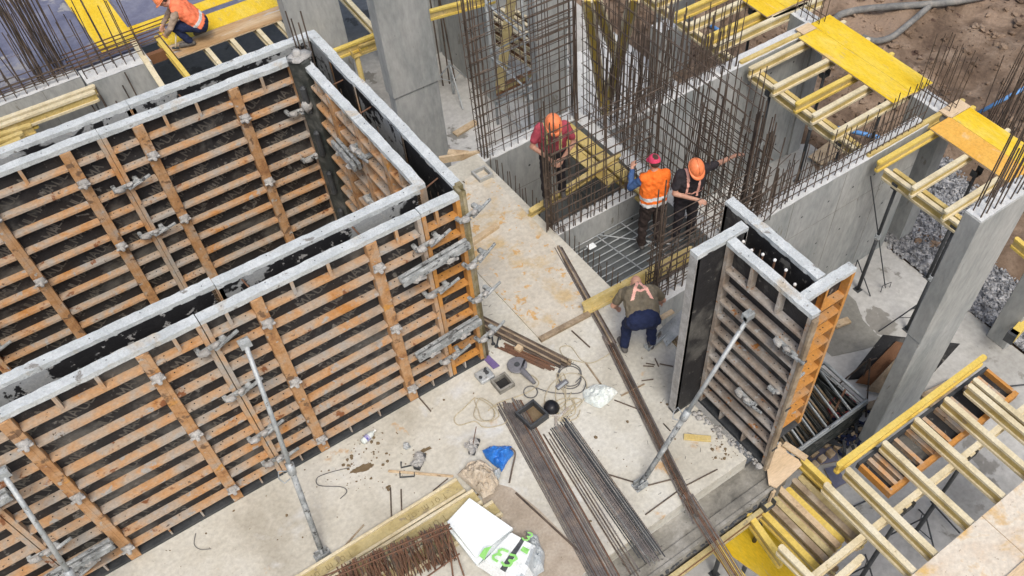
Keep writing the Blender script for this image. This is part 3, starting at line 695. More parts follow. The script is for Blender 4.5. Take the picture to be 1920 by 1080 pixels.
waler((-2.9,6.72,2.15),(-1.95,6.72,2.2), 'upper galvanised waler bar at the left picture edge')
waler((-2.6,6.72,.62),(-1.62,6.72,.66), 'lower galvanised waler bar near the lower left corner')
waler((2.97,9.35,2.3),(2.97,8.75,2.3), 'cement covered waler bar on the inner right wall of the box')
waler((-3.2,10.06,1.75),(-2.45,10.06,1.8), 'waler bar end on the inner back wall at the left picture edge')
# ---- small column shutter
G2 = 'panels of the small shutter'
ZB = [2.64-i*.262 for i in range(10)]
frame_panel('black faced end panel of the small shutter, edge on to the bending worker', .74, (5.64,4.55,0), P180, (), zs=ZB, group=G2, face='black_ply', steel='lump_crust', stamp=False)
frame_panel('long grimy panel of the small shutter with a galvanised prop on its ribs', 1.30, (5.42,4.53,0), -P180/2, (), stubs=(.42,.85), zs=ZB, group=G2, steel='grimy_steel', stamp=False)
frame_panel('rear panel of the small shutter with its black side turned to the camera', 1.45, (5.70,3.56,0), P180/2, (), zs=ZB, group=G2, face='black_ply', steel='grimy_steel', stamp=False)
frame_panel('bright orange end panel of the small shutter above the slab edge', .73, (5.425,3.54,0), 0, (), stubs=(.33,), zs=ZB, group=G2, steel='fresh_orange_steel', stamp=False)
t = thing('corner_post', 'dark brown timber corner strip on the near edge of the small shutter', 'corner post', (5.30,3.3,0))
b = MB(); b.bar((5.325,3.20,-.03),(5.325,3.20,3.0),.075,.05,(0,1,0)); b.build('strip', 'old_timber', t, bevel=.008)
b = MB()
for z in (.5,1.4,2.3): b.box((5.285,3.165,z-.02),(5.37,3.172,z+.02))
b.build('strap', 'dark_steel', t)
t = thing('column_rebar', 'starter bars with white caps inside the small shutter', 'rebar', (5.56,4.0,0))
for i in range(6):
    y = 3.7+i*.16; p = (5.52+J(.02), y, 0); q = (5.53+J(.02), y+J(.02), 3.0+J(.08))
    r = rod('capped_bar', p, q, .014, 'rusty_rebar', t)
    b = MB(); b.blob(q, .02, 8, 6, 0); b.build('end_cap', 'cap_white', t, smooth=True)
bars(t, 'vertical_bar', [((5.62+J(.03), 3.62+i*.09, 0), (5.64+J(.02), 3.62+i*.09, 2.75+J(.15))) for i in range(11)], .011)
bars(t, 'stirrup', [((5.5,3.62,z),(5.5,4.5,z)) for z in (2.2,1.9,1.6,1.3)]+[((5.65,3.62,z),(5.65,4.5,z)) for z in (2.2,1.9,1.6,1.3)], .007)
clamp((5.30,3.42,2.35), -P180/2, 'cement lump clamp high on the long grimy panel of the small shutter')
clamp((5.29,3.75,1.0), -P180/2, 'cement lump clamp low on the long grimy panel of the small shutter')
clamp((5.42,3.40,1.55), 0, 'dark clamp halfway up the orange end panel of the small shutter')
b = MB()
for i in range(60):
    u = R_.random(); b.blob((5.13+u*.16+J(.05), 4.5-u*1.2+J(.05), .01), .012+R_.random()**2*.04, 6, 5, .45, (1,1,.7), seed=i)
tag(b.build('rubble', 'lump_crust', smooth=True), 'line of grey concrete rubble under the long grimy shutter panel', 'rubble', kind='stuff')
# ---- push-pull props
def prop(top, foot, label, up='galvanised', low='splashed_galvanised', group='slanted push pull props', r=.032, stub=True):
    t_, f_ = Vector(top), Vector(foot); d = (f_-t_).normalized()
    t = thing('adjustable_prop', label, 'prop', f_, group=group)
    mid = t_+(f_-t_)*.55
    b = MB(); b.tube([t_, mid], r*.85, 12); b.build('inner_tube', up, t, smooth=True)
    b = MB(); b.tube([mid-d*.02, f_-d*.12], r*1.08, 12); b.build('outer_tube', low, t, smooth=True)
    b = MB(); b.tube([mid-d*.07, mid+d*.07], r*1.5, 12); b.build('collar', up, t, smooth=True)
    a, e = perp(d)
    pts = [mid+a*(.05)+d*(.02), mid+a*.14+d*.0, mid+a*.16+d*.09, mid+a*.12+d*.17, mid+a*.05+d*.13]
    b = MB(); b.tube(pts, .008, 6); b.build('handle', up, t, smooth=True)
    b = MB(); b.bar(t_-d*.06+Vector((0,0,.02)), t_+d*.03, .09, .02, (0,1,.3)); b.box(t_+Vector((-.06,-.03,-.03)), t_+Vector((.06,.06,.05))); b.lathe([(0,.06),(.03,.06),(.03,-.06),(0,-.06)], 8, t_, (1,0,0)); b.build('head', up, t)
    b = MB(); b.box(f_+Vector((-.10,-.07,.0)), f_+Vector((.10,.07,.012))); b.box(f_+Vector((-.08,-.05,.013)), f_+Vector((.08,-.04,.1))); b.box(f_+Vector((-.08,.04,.013)), f_+Vector((.08,.05,.1)))
    b.tube([f_-d*.13, f_+Vector((0,0,.05))], .02, 8); b.build('foot_plate', low, t)
    return t
prop((.62,6.74,2.55), (.20,5.52,0), 'slanted grey prop in the middle of the front wall of the big box shutter')
prop((-1.87,6.74,2.45), (-2.15,5.95,0), 'slanted pale prop at the left picture edge of the big box shutter')
prop((5.22,3.95,2.40), (3.86,3.98,0), 'long slanted galvanised prop holding up the small shutter')
# ---- vertical floor props
def vprop(x, y, z0, z1, label, m='dark_steel', tripod=False, r=.03):
    t = thing('floor_prop', label, 'prop', (x,y,z0), group='upright floor props')
    zm = z0+(z1-z0)*.55
    b = MB(); b.tube([(x,y,z0+.01),(x,y,zm)], r*1.2, 10); b.build('outer_tube', m, t, smooth=True)
    b = MB(); b.tube([(x,y,zm),(x,y,z1)], r, 10); b.build('inner_tube', m, t, smooth=True)
    b = MB(); b.tube([(x,y,zm-.05),(x,y,zm+.06)], r*1.7, 10); b.bar((x-.09,y,zm+.02),(x+.09,y,zm+.02),.02,.02); b.build('collar', 'galvanised', t)
    b = MB(); b.box((x-.07,y-.07,z0),(x+.07,y+.07,z0+.01)); b.build('base_plate', m, t)
    b = MB(); b.box((x-.09,y-.06,z1),(x+.09,y+.06,z1+.012)); b.box((x-.09,y-.06,z1+.013),(x-.08,y+.06,z1+.13)); b.box((x+.08,y-.06,z1+.013),(x+.09,y+.06,z1+.13)); b.build('head_plate', m, t)
    if tripod:
        for a in (.5,2.6,4.7):
            q = Vector((x+.55*math.cos(a), y+.55*math.sin(a), z0+.01))
            b = MB(); b.tube([(x,y,z0+.75), q], .014, 6); b.tube([(x,y,z0+.35), (Vector((x,y,z0+.75))+q)/2], .008, 5); b.build('leg', m, t)
    return t
# ================================================================== DECKS AND BEAMS
def sheet(label, pts, z, m='panel_yellow', th=.027, name='deck_panel', group='yellow deck sheets', edge='timber', cat='deck panel'):
    t = thing(name, label, cat, (pts[0][0], pts[0][1], z), group=group)
    b = MB(); b.prism(pts, z, z+th*.8); b.build('core', edge, t)
    c = Vector((sum(p[0] for p in pts)/len(pts), sum(p[1] for p in pts)/len(pts)))
    b = MB(); b.prism([(c.x+(p[0]-c.x)*.997, c.y+(p[1]-c.y)*.997) for p in pts], z+th*.8+.001, z+th); b.build('top_face', m, t)
    return t
def rect(x0, y0, x1, y1): return [(x0,y0),(x1,y0),(x1,y1),(x0,y1)]
g = 'beams under the right hand decks'
for i, y in enumerate((9.74, 9.49, 8.84, 8.26, 7.89 - .03, 7.32)):
    hbeam((10.8+J(.04), y, .045), (13.3+J(.1), y+J(.03), .045), ('%s timber beam under the middle yellow deck, counted from the back' % ['first','second','third','fourth','fifth','sixth'][i]), ['beam_yellow','beam_pale','beam_pale','beam_bright','beam_pale','beam_pale'][i], group=g)
hbeam((11.05, 9.65, -.158), (11.02, 6.95, -.158), 'ledger beam on props under the ends of the middle deck beams', 'beam_pale', group=g)
hbeam((11.16, 9.5, -.158), (11.13, 6.86, -.158), 'second ledger beam beside the one under the middle deck beams', 'beam_yellow', group=g)
sheet('bright yellow sheet on the middle deck, the lower left one of the pair', rect(12.20,7.22,12.70,9.62), .046)
sheet('paler yellow sheet on the middle deck, the upper right one of the pair', rect(12.705,7.20,13.22,9.80), .046, m='panel_yellow')
sheet('small tan sheet at the upper corner of the middle yellow deck', rect(12.35,9.63,12.70,9.85), .046, m='plywood')
for i, y in enumerate((6.58, 6.34, 5.58, 4.9, 4.3)):
    hbeam((10.85, y, .045), (13.35, y, .045), '%s timber beam under the right yellow deck, counted from the back' % ['first','second','third','fourth','fifth'][i], ['beam_yellow','beam_bright','beam_pale','beam_pale','beam_pale'][i], group=g)
hbeam((11.05, 6.3, -.158), (11.05, 4.2, -.158), 'ledger beam under the right deck, left one of two', 'beam_pale', group=g)
hbeam((11.17, 6.2, -.158), (11.17, 4.1, -.158), 'ledger beam under the right deck, right one of two', 'beam_yellow', group=g)
sheet('orange sheet on the right deck, near half', rect(12.20,4.10,12.72,6.40), .046, m='panel_orange')
sheet('yellow sheet on the right deck, far half', rect(12.725,3.95,13.22,6.35), .046)
sheet('grey tan board at the back corner of the right deck', rect(12.70,6.36,13.25,6.62), .046, m='plywood')
for i, y in enumerate((12.7, 12.15, 11.6, 11.18, 10.68, 10.38)):
    hbeam((10.85, y, .045), (13.2, y, .045), '%s timber beam under the yellow deck at the top edge, counted from the back' % ['first','second','third','fourth','fifth','sixth'][i], 'beam_pale' if i % 2 else 'beam_bright', group=g)
hbeam((11.02, 12.9, -.158), (11.02, 10.0, -.158), 'ledger beam under the deck at the top picture edge', 'beam_pale', group=g)
hbeam((12.3, 10.42, .045), (13.6, 10.32, .045), 'pale beam beside the pier behind the middle deck', 'beam_pale', group=g)
sheet('yellow sheet at the top picture edge, nearer one', rect(12.18,10.45,12.70,12.7), .046)
sheet('yellow sheet at the top picture edge, farther one', rect(12.705,10.45,13.22,12.7), .046)
for x, y, z, lb in ((11.08,9.1,-3,'under the back end of the middle deck ledger'),(11.08,7.3,-3,'under the front end of the middle deck ledger'),(12.3,8.9,-3,'below the middle yellow deck'),(12.5,7.6,-3,'below the front part of the middle deck'),
                    (11.1,6.0,-3,'leaning tall against the long grey wall'),(12.45,5.4,-3,'on the gravel under the right deck'),(11.1,12.2,-3,'below the deck at the top picture edge'),(11.1,10.6,-3,'before the brown earth at top'),(12.6,11.2,-3,'far under the deck at the top picture edge')):
    vprop(x, y, z, -.39, 'dark steel floor prop '+lb)
vprop(11.12, 4.75, -3, -.39, 'dark steel floor prop with tripod legs at the gravel edge', tripod=True)
t = thing('rod_hanger', 'thin forked steel rod leaning on the long grey wall', 'steel rod', (10.4,5.7,-3))
rod('shaft', A(1660,540,-2.95), AY(1632,330,6.4), .012, 'dark_steel', t)
b = MB(); q = A(1660,540,-2.95); b.tube([q+Vector((-.12,.0,-.04)), q+Vector((-.1,.02,.12)), q+Vector((.1,-.02,.12)), q+Vector((.12,-.02,-.04))], .008, 5); b.build('fork', 'dark_steel', t)
t = thing('rod_hanger', 'thin dark rods splayed on the floor before the long grey wall', 'steel rod', (9.9,5.6,-3))
rod('leg', A(1608,487,-2.3), A(1632,555,-2.98), .012, 'dark_steel', t); rod('leg', A(1608,487,-2.3), A(1585,560,-2.98), .012, 'dark_steel', t)
t = thing('short_prop', 'short grey threaded prop against the long grey wall behind the small shutter', 'prop', (9.0,6.3,-3))
b = MB(); b.tube([(9.0,6.3,-2.99),(9.0,6.3,-1.9)], .045, 10); b.build('outer_tube', 'galvanised', t, smooth=True)
b = MB(); b.tube([(9.0,6.3,-1.9),(9.0,6.3,-1.3)], .03, 10); b.lathe([(.0,0),(.08,0),(.08,.03),(0,.03)], 10, (9.0,6.3,-1.3)); b.build('inner_tube', 'dark_steel', t)
# ---- upper left
gl = 'beams at the upper left'
hbeam((-1.0,16.02,-.03),(1.2,16.0,-.03), 'long pale beam across the upper left, before the tall rebar', 'beam_pale', group=gl)
hbeam((-1.0,15.90,-.05),(1.15,15.88,-.05), 'second long beam right below the pale one at upper left', 'beam_pale', group=gl)
for i, (a, c) in enumerate((((0,262),(42,247)),((0,238),(62,220)),((0,250),(58,232)),((0,228),(55,210)),((0,275),(38,258)))):
    p = A(*a, -.1-.04*(i%2)); q = A(*c, -.1-.04*(i%2)); hbeam(p+(p-q)*.8, q, ['yellow beam end in the stack at the left edge, lower one','yellow beam end in the stack at the left edge, longest one','yellow beam end in the stack at the left edge, middle one','pale beam end in the stack at the left edge, uppermost','yellow beam end touching the box shutter at the left edge'][i], 'beam_bright' if i % 2 else 'beam_yellow', group=gl)
S('deck_base', MB().box((-9,16.62,-.06),(8.5,27,-.03)), 'blue_ply')
bl = []
ys = [16.62, 17.25, 19.75, 22.25, 24.75]; k = 0
SH = [('blue grey sheet on the upper left deck behind the tall rebar','L'),('dusty blue grey sheet on the upper left deck','M')]
nm = ['behind the left edge of the tall rebar','right behind the dense rebar cluster','at the top left picture corner','left of the yellow strip','in the bend of the yellow L','above the crouching worker','behind the yellow strip at top','at the top edge left of the middle column']
i = 0
for y0, y1 in ((16.64,17.6),(17.6,20.1)):
    for x0, x1 in ((-4,-1.3),(-1.3,.2),(.2,1.62)):
        sheet('blue grey deck sheet', rect(x0+.004,y0+.004,x1-.004,y1-.004), -.029+.002*(i%2), 'blue_ply', group='blue grey deck sheets', name='deck_panel', edge='old_timber'); i += 1
bs = [o for o in bpy.data.objects if o.get('group') == 'blue grey deck sheets']
for o, l in zip(bs, ['blue sheet at the left picture edge behind thin rebar','blue sheet left of the dense rebar cluster','blue sheet under the dense rebar cluster','grey sheet in the top left picture corner','grey sheet at the top edge left of the rebar tops','dusty sheet at the top edge beside the yellow strip']): o['label'] = l
sheet('yellow sheet strip running up to the top edge behind the rebar', [(1.63,16.80),(2.28,16.80),(2.33,20),(1.66,20)], -.028)
sheet('long narrow yellow sheet strip leading to the crouching worker', rect(2.285,16.98,6.2,17.27), -.028)
sheet('blue grey sheet in the bend of the yellow strips above the crouching worker', rect(2.34,17.28,4.8,19.8), -.028, 'blue_ply', group='blue grey deck sheets', edge='old_timber')
sheet('blue grey sheet at the top edge right of the crouching worker', rect(4.81,17.28,7.2,19.8), -.028, 'blue_ply', group='blue grey deck sheets', edge='old_timber')
sheet('narrow grey board between the yellow strip and the plywood platform', rect(2.3,16.62,6.2,16.96), -.028, 'blue_ply', group='blue grey deck sheets', edge='old_timber')
sheet('worn brown front sheet of the platform under the crouching worker', rect(2.66,15.79,5.01,16.22), .02, 'worn_ply', group='platform sheets')
sheet('yellow rear sheet of the platform under the crouching worker', rect(2.66,16.225,5.01,16.74), .02, 'panel_yellow', group='platform sheets')
for i, (x, y0, y1, m) in enumerate(((2.14,16.8,15.2,'beam_pale'),(2.60,16.7,15.1,'beam_bright'),(3.2,16.7,14.9,'beam_pale'),(3.68,16.7,14.8,'beam_pale'),(4.2,16.7,14.6,'beam_pale'),(4.62,16.7,14.5,'beam_pale'),(4.97,16.75,14.5,'beam_bright'))):
    if i == 0:
        t = thing('timber_plank', 'pale timber plank leaning from the deck over the gap left of the platform', 'plank', (x,y0,0)); b = MB(); b.bar((2.2,16.75,.05),(2.12,15.0,-.05),.10,.05); b.build('board', 'beam_pale', t, bevel=.004); continue
    hbeam((x, y0, .018), (x, y1, .018), '%s joist sticking out under the plywood platform, from the left' % ['','first','second','third','fourth','fifth','sixth'][i], m, group='joists of the plywood platform', h=.16, w=.08)
t = thing('timber_plank', 'brown timber under the deck edge left of the platform', 'plank', (2.3,16.2,-.2)); b = MB(); b.bar((2.15,16.3,-.12),(2.9,16.3,-.12),.1,.18); b.build('board', 'brown_ply', t)
t = thing('edge_rebar', 'rusty rebar lying along the deck edge at upper left', 'rebar', (1.7,16.6,.1))
bars(t, 'lying_bar', [((1.0,16.55+k*.07,.05+k*.03),(3.2,16.6+k*.07,.05+k*.03)) for k in range(5)], .011, 'rusty_rebar')
# ---- top centre beams
gt = 'yellow beams around the big middle column'
hbeam((5.0,14.52,-.06),(6.3,14.52,-.06), 'yellow beam running behind the big middle column at slab level', 'beam_bright', group=gt)
hbeam((5.55,14.5,-.14),(6.6,14.46,-.14), 'shorter yellow beam lapped beside the one behind the big column', 'beam_yellow', group=gt)
hbeam((6.0,16.6,.1),(5.98,14.4,-.02), 'pale beam coming down to the big column from the top edge', 'beam_pale', group=gt)
hbeam((6.3,14.72,-.06),(8.5,14.35,-.06), 'yellow beam with an orange mark right of the big middle column', 'beam_bright', group=gt)
hbeam((7.05,16.2,.05),(7.03,14.7,.05), 'yellow beam end pointing down right of the big column', 'beam_pale', group=gt)
vprop(5.45,14.45,-3,-.3,'yellow brown post under the lapped yellow beams', 'beam_yellow', r=.05)
vprop(7.0,14.6,-3,-.3,'grey floor prop right of the big middle column', 'galvanised')
t = thing('tripod', 'dark wire tripod standing on the pale floor right of the big column', 'tripod', (8.0,15.6,-3))
q = A(843,120,-2.2)
b = MB(); b.tube([q+Vector((0,0,-.75)), q+Vector((0,0,.08))], .03, 8); b.build('post', 'galvanised', t)
for a in (.3,2.4,4.5):
    e = Vector((q.x+.6*math.cos(a), q.y+.6*math.sin(a), -2.98)); b = MB(); b.tube([q, e], .016, 6); b.tube([q-Vector((0,0,.45)), (q+e)/2], .01, 5); b.build('leg', 'galvanised', t)
# scaffold tower behind the rebar
t = thing('scaffold_tower', 'grey scaffold tower with crossing braces behind the upper rebar net', 'scaffold', (9,14,-3))
sx = [(8.2,12.9),(9.3,12.9),(9.3,14.2),(8.2,14.2)]
for x, y in sx:
    b = MB(); b.tube([(x,y,-3),(x,y,.9)], .028, 8); b.build('standard', 'galvanised', t, smooth=True)
for z in (-2.5,-1.3,-.1,.8):
    for i in range(4):
        p, q = sx[i], sx[(i+1)%4]; rod('ledger', (*p, z), (*q, z), .02, 'galvanised', t, 8)
for i in range(4):
    p, q = sx[i], sx[(i+1)%4]
    for z in (-2.4,-1.2): rod('brace', (*p, z), (*q, z+1.1), .016, 'galvanised', t, 6)
for i in range(12):
    x = 9.2+(i%4)*.17+J(.03); z = -2.2+(i//4)*.22
    hbeam((x, 15.9, z+.2), (x+.2, 14.4, z+.2), 'yellow beam end in the stack seen through the scaffold tower', 'beam_pale', 'brown_ply', group='stacked beams behind the scaffold tower')
for i in range(3):
    p = [AX(1112,0,8.8), AX(1128,0,9.1), AX(1200,0,8.6)][i]; q = [A(1140,200,-2.6), A(1165,110,-2.0), A(1142,215,-2.7)][i]
    hbeam(p, q, ['left yellow beam of the leaning bundle behind the rebar net','middle yellow beam of the leaning bundle behind the rebar net','right pale beam of the leaning bundle behind the rebar net'][i], 'beam_pale', 'beam_bright', group='leaning yellow beams', up=(.77,-.64,0))
p = A(925,165,-2.3); q = A(1015,125,-2.3); hbeam(p, q, 'orange brown beam lying across the scaffold tower', 'brown_ply', 'beam_olive', group='leaning yellow beams')
p = AX(968,0,9.2); hbeam(p, A(945,170,-2.4), 'brown yellow beam leaning steeply inside the scaffold tower', 'beam_olive', 'beam_olive', group='leaning yellow beams', up=(.77,-.64,0))
t = thing('debris_sheet', 'crumpled white plastic on the floor behind the scaffold tower', 'plastic sheet', (9.5,14.8,-3)); b = MB(); b.blob((9.6,14.6,-2.75), .35, 16, 10, .5, (1.3,1,.6)); b.build('sheet', 'bag_white', t)
t = thing('timber_plank', 'single timber plank lying on the pale floor left of the rebar net', 'plank', A(870,240,-3)); b = MB(); b.bar(A(853,252,-2.97), A(893,228,-2.97), .16, .04); b.build('board', 'timber', t)
t = thing('timber_plank', 'long edge board beside the slab corner below the big column', 'plank', A(860,290,-.1)); b = MB(); b.bar(A(824,300,-.03), A(900,288,-.03), .05, .12); b.build('board', 'timber', t)
t = thing('timber_plank', 'short board below the long edge board by the slab corner', 'plank', A(860,290,-.3)); b = MB(); b.bar(A(840,285,-.3), A(878,288,-.3), .12, .03); b.build('board', 'timber', t)
# light floor patches / boards beyond pits
# ---- bottom right deck
gb = 'joists at the lower right'
for i, (a, c) in enumerate((((1547,905),(1715,1078)),((1588,877),(1757,1040)),((1657,827),(1822,985)),((1717,783),(1885,930)),((1773,745),(1945,885)),((1817,720),(1990,850)))):
    p = A(*a, 0); q = A(*c, 0); q = Vector((p.x-.01, .55, 0)) if 1 else q
    hbeam(p, q, '%s pale joist running under the plywood corner at lower right' % ['first','second','third','fourth','fifth','sixth'][i], 'beam_pale', group=gb)
hbeam(A(1462,1022,0), Vector((4.75,.6,0)), 'pale joist end at the bottom picture edge left of the other joists', 'beam_pale', group=gb)
hbeam((8.65,2.5,0),(8.65,.6,0), 'pale joist at the right picture edge', 'beam_pale', group=gb)
hbeam((6.1,2.66,.0),(9.10,2.66,.0), 'long yellow edge beam above the orange panels at lower right', 'beam_bright', 'beam_bright', group=gb)
hbeam((4.2,1.80,-.203),(9.6,1.80,-.203), 'long pale ledger beam crossing under the joists', 'beam_pale', group=gb)
hbeam((4.5,1.58,-.23),(5.55,1.62,-.23), 'beam end with red paint beside the long ledger', 'beam_pale', group=gb)
sheet('large worn plywood sheet with orange paint at the lower right corner', rect(5.1,.35,7.0,1.045), .002, 'worn_orange_ply', group='corner deck sheets', edge='plywood')
sheet('pale worn plywood sheet at the right picture edge of the corner deck', rect(7.005,.3,9.5,1.045), .002, 'worn_orange_ply', group='corner deck sheets', edge='plywood')
sheet('yellowish plywood sheet in the very lower right corner', rect(5.3,-.6,9.5,.345), .03, 'plywood', group='corner deck sheets')
frame_panel('orange panel lying under the joists at lower right, ribs up', 2.7, (9.22,2.60,-.40), 0, (), zs=[.555], H=.6, steel='fresh_orange_steel', face='lump_crust', top='fresh_orange_steel', group='lying orange panels', stamp=False,
            mw=Matrix(((-1,0,0,9.24),(0,-1,0,2.62),(0,0,1,0),(0,0,0,1))) @ Matrix.Translation((0,0,-.45)) @ Matrix.Rotation(math.radians(-90), 4, 'X'))
pn = [o for o in bpy.data.objects if o.get('group') == 'lying orange panels'][0]
pinv = MW[pn.name]
for i, x in enumerate((.25,.38,.52,.85,.98,1.15,1.42,1.55,1.75,2.0,2.2,2.4,2.52)):
    pass
    b = MB(); b.box((x-.02,-.118,.05),(x+.02,-.024,.54)); b.box((x-.035,-.12,.05),(x+.03,-.112,.54)); b.build('cross_slat', 'orange_steel', pn, local=True)
for x, y, lb, tp in ((7.9,1.8,'leaning dark prop with tripod under the long ledger',True),(6.6,1.78,'dark prop under the ledger, nearer the corner sheets',True),(5.15,2.9,'dark prop by the yellow plank at the bottom',False),(4.95,3.25,'dark prop next to the concrete column at the bottom',False)):
    vprop(x, y, -3, -.42, lb, tripod=tp)
for i, (p, q) in enumerate(((A(1835,730,-2.9),A(1935,720,-2.9)),(A(1745,940,-2.9),A(1800,1000,-2.9)),(A(1600,950,-2.9),A(1645,930,-2.9)))):
    tag(rod('steel_rod', p, q, .015, 'dark_steel'), ['thin dark rod on the floor at the right edge','thin dark rod on the floor between the joists','thin dark rod on the floor by the beam pile'][i], 'steel rod')
# beam pile below the slab corner
for i in range(8):
    x0 = 5.12+i*.125; z = -.52+(.06 if i % 2 else 0)
    hbeam((x0+J(.01), 3.0+J(.12), z), (x0+.02+J(.02), 1.86+J(.15), z), 'beam in the yellow pile below the slab corner, number %s from the left' % ['one','two','three','four','five','six','seven','eight'][i], ['beam_bright','old_timber','beam_olive','timber','beam_bright','old_timber','beam_olive','beam_yellow'][i], 'beam_olive', group='pile of yellow beams below the slab corner')
hbeam((5.98,3.12,-.30),(6.0,2.6,-.32), 'short rounded yellow beam end beside the torn plywood', 'beam_bright', 'beam_bright', group='pile of yellow beams below the slab corner')
hbeam((4.93,3.2,-.42),(4.78,2.2,-.42), 'yellow beam with red paint mark beside the pile', 'beam_bright', 'beam_yellow', group='pile of yellow beams below the slab corner')
hbeam((4.3,2.95,-.5),(4.25,2.2,-.5), 'stub of yellow beam under the slab ledge at the bottom edge', 'beam_bright', 'beam_bright', group='pile of yellow beams below the slab corner')
sheet('yellow sheet lying low between the props at the bottom', [(5.32,3.45),(4.70,3.1),(5.0,1.9),(5.75,2.0)], -1.5, 'panel_yellow', group='low yellow sheet')
# edge formwork along the ledge
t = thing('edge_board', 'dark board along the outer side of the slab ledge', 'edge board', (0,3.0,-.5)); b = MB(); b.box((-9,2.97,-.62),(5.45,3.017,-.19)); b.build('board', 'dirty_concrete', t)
hbeam((-6,2.90,-.40),(5.35,2.90,-.40), 'yellow brown edge beam under the slab ledge', 'beam_olive', 'brown_ply', group='edge beams', w=.06)
t = thing('debris_strip', 'dark plastic and litter on the edge beam below the ledge', 'litter', (3.5,2.9,-.35)); b = MB()
for i in range(70): b.blob((2.4+R_.random()*2.9, 2.955+J(.02), -.30), .010+R_.random()*.012, 6, 4, .5, (1.6,1,.4), seed=i)
tag(b.build('litter', 'dark_steel', t), kind='stuff')
t = thing('torn_plywood', 'torn piece of light plywood at the foot of the small shutter', 'plywood offcut', (5.7,3.3,-.15)); b = MB()
b.prism([tuple(A(*p, -.15))[:2] for p in ((1441,909),(1456,915),(1503,872),(1497,862),(1476,850),(1470,836),(1462,828),(1450,850),(1438,880))], -.16, -.14); b.build('board', 'plywood', t)
t = thing('timber_offcut', 'short plank on top of the torn plywood', 'plank', (6.1,3.2,-.1)); b = MB(); b.bar(A(1470,832,-.1), A(1512,860,-.1), .09, .03); b.build('board', 'timber', t)
t = thing('timber_offcut', 'small upright plank end under the torn plywood', 'plank', (5.2,2.95,-.3)); b = MB(); b.bar((5.22,2.93,-.6),(5.24,2.93,-.15), .06, .03,(0,1,0)); b.build('board', 'timber', t)
# galvanised frames stack behind the small shutter
t = thing('scaffold_frame_stack', 'stack of galvanised scaffold frames on a pallet behind the small shutter', 'scaffold frames', (8.2,4.1,-3))
for i in range(13):
    z = -2.86+i*.055; y0 = 3.85+J(.02); y1 = 4.85+J(.02); x0 = 7.0+J(.05); x1 = 8.75+J(.05)
    b = MB(); b.tube([(x0,y0,z),(x1,y0,z)], .024, 8); b.tube([(x0,y1,z),(x1,y1,z)], .024, 8); b.tube([(x1,y0,z),(x1,y1,z)], .02, 8); b.tube([(x0,y0,z),(x0,y1,z)], .02, 8)
    for k in range(5): b.tube([(x0+.3+k*.28,y0,z),(x0+.5+k*.28,y1,z)], .012, 6)
    b.build('frame', 'galvanised' if i > 8 else 'dark_green_steel', t, smooth=True)
for i in range(6):
    b = MB(); b.box((7.0+i*.32,3.8,-3),(7.16+i*.32,4.9,-2.90)); b.build('pallet_block', 'timber', t)

t = thing('brick_row', 'row of pinkish blocks beside the scaffold frame stack', 'blocks', (8.4,3.7,-3))
for i in range(7):
    b = MB(); b.box((7.5+i*.19,3.62+J(.02),-3),(7.62+i*.19,3.74,-2.86)); b.build('block', 'timber', t, bevel=.01)
def stand(x, y, z, label):
    t = thing('wire_stand', label, 'wire stand', (x,y,z)); top = Vector((x,y,z+1.1))
    for a in (.4,2.3,4.4):
        b = MB(); b.tube([top+Vector((0,0,.05)), Vector((x+.45*math.cos(a), y+.45*math.sin(a), z+.01))], .014, 6); b.build('leg', 'rebar_steel', t)
    rod('crossbar', top+Vector((-.1,.05,-.05)), top+Vector((.12,-.05,.02)), .012, 'rebar_steel', t)
q = A(1600,745,-3); stand(q.x, q.y, -3, 'rusty wire stand between the scaffold frames and the black sheets')
# leaning black sheets
def leansheet(label, pts, z0, m, name='leaning_sheet'):
    t = thing(name, label, 'plywood sheet', (pts[0].x, pts[0].y, z0))
    n = (pts[1]-pts[0]).cross(pts[2]-pts[0]).normalized()
    if n.z < 0: n = -n
    b = MB(); vs = [p for p in pts]+[p-n*.021 for p in pts]
    f = [(0,1,2,3),(7,6,5,4),(0,4,5,1),(1,5,6,2),(2,6,7,3),(3,7,4,0)]
    b.add(vs, f); b.build('board', m, t); return t
leansheet('black film faced sheet leaning in front of the right column', [A(1590,712,-2.97), A(1656,628,-2.2), A(1800,645,-2.2), A(1745,705,-2.97)], -3, 'black_ply')
leansheet('brown backed sheet leaning below the black one by the right column', [A(1604,718,-2.9), A(1680,640,-2.25), A(1765,660,-2.3), A(1700,735,-2.97)], -3, 'brown_ply')
leansheet('dark sheet leaning lowest in the group by the right column', [A(1624,733,-2.85), A(1680,672,-2.3), A(1750,690,-2.4), A(1700,745,-2.97)], -3, 'old_timber')
for i, (p, q, l) in enumerate(((A(1595,770,-2.9),A(1690,745,-2.9),'old timber lying behind the right column foot'),(A(1730,745,-2.9),A(1790,715,-2.9),'old boards right of the column foot, upper one'),(A(1740,760,-2.9),A(1790,725,-2.9),'old boards right of the column foot, lower one'),(A(1455,905,-.2),A(1530,900,-.2),''),(A(1565,610,-2.9),A(1592,600,-2.9),'pale board on the floor right of the small shutter'),(A(1520,912,-2.9),A(1545,908,-2.9),'short pale board before the blue sheets'),(A(1500,840,-2.9),A(1555,825,-2.9),'reddish board along the blue offcut'))):
    if not l: continue
    t = thing('timber_offcut', l, 'plank', p); b = MB(); b.bar(p, q, .14, .05); b.build('board', 'timber' if 'pale' in l else 'old_timber', t)
for i, (pts, l) in enumerate((([(1500,880),(1512,845),(1565,838),(1572,865)],'blue speckled sheet offcut on the floor behind the torn plywood'),([(1545,880),(1566,875),(1588,905),(1565,918)],'small blue speckled sheet offcut on the floor'))):
    sheet(l, [tuple(A(*p, -2.98))[:2] for p in pts], -2.98, 'blue_ply', name='sheet_offcut', group='blue sheet offcuts', edge='old_timber', cat='offcut')
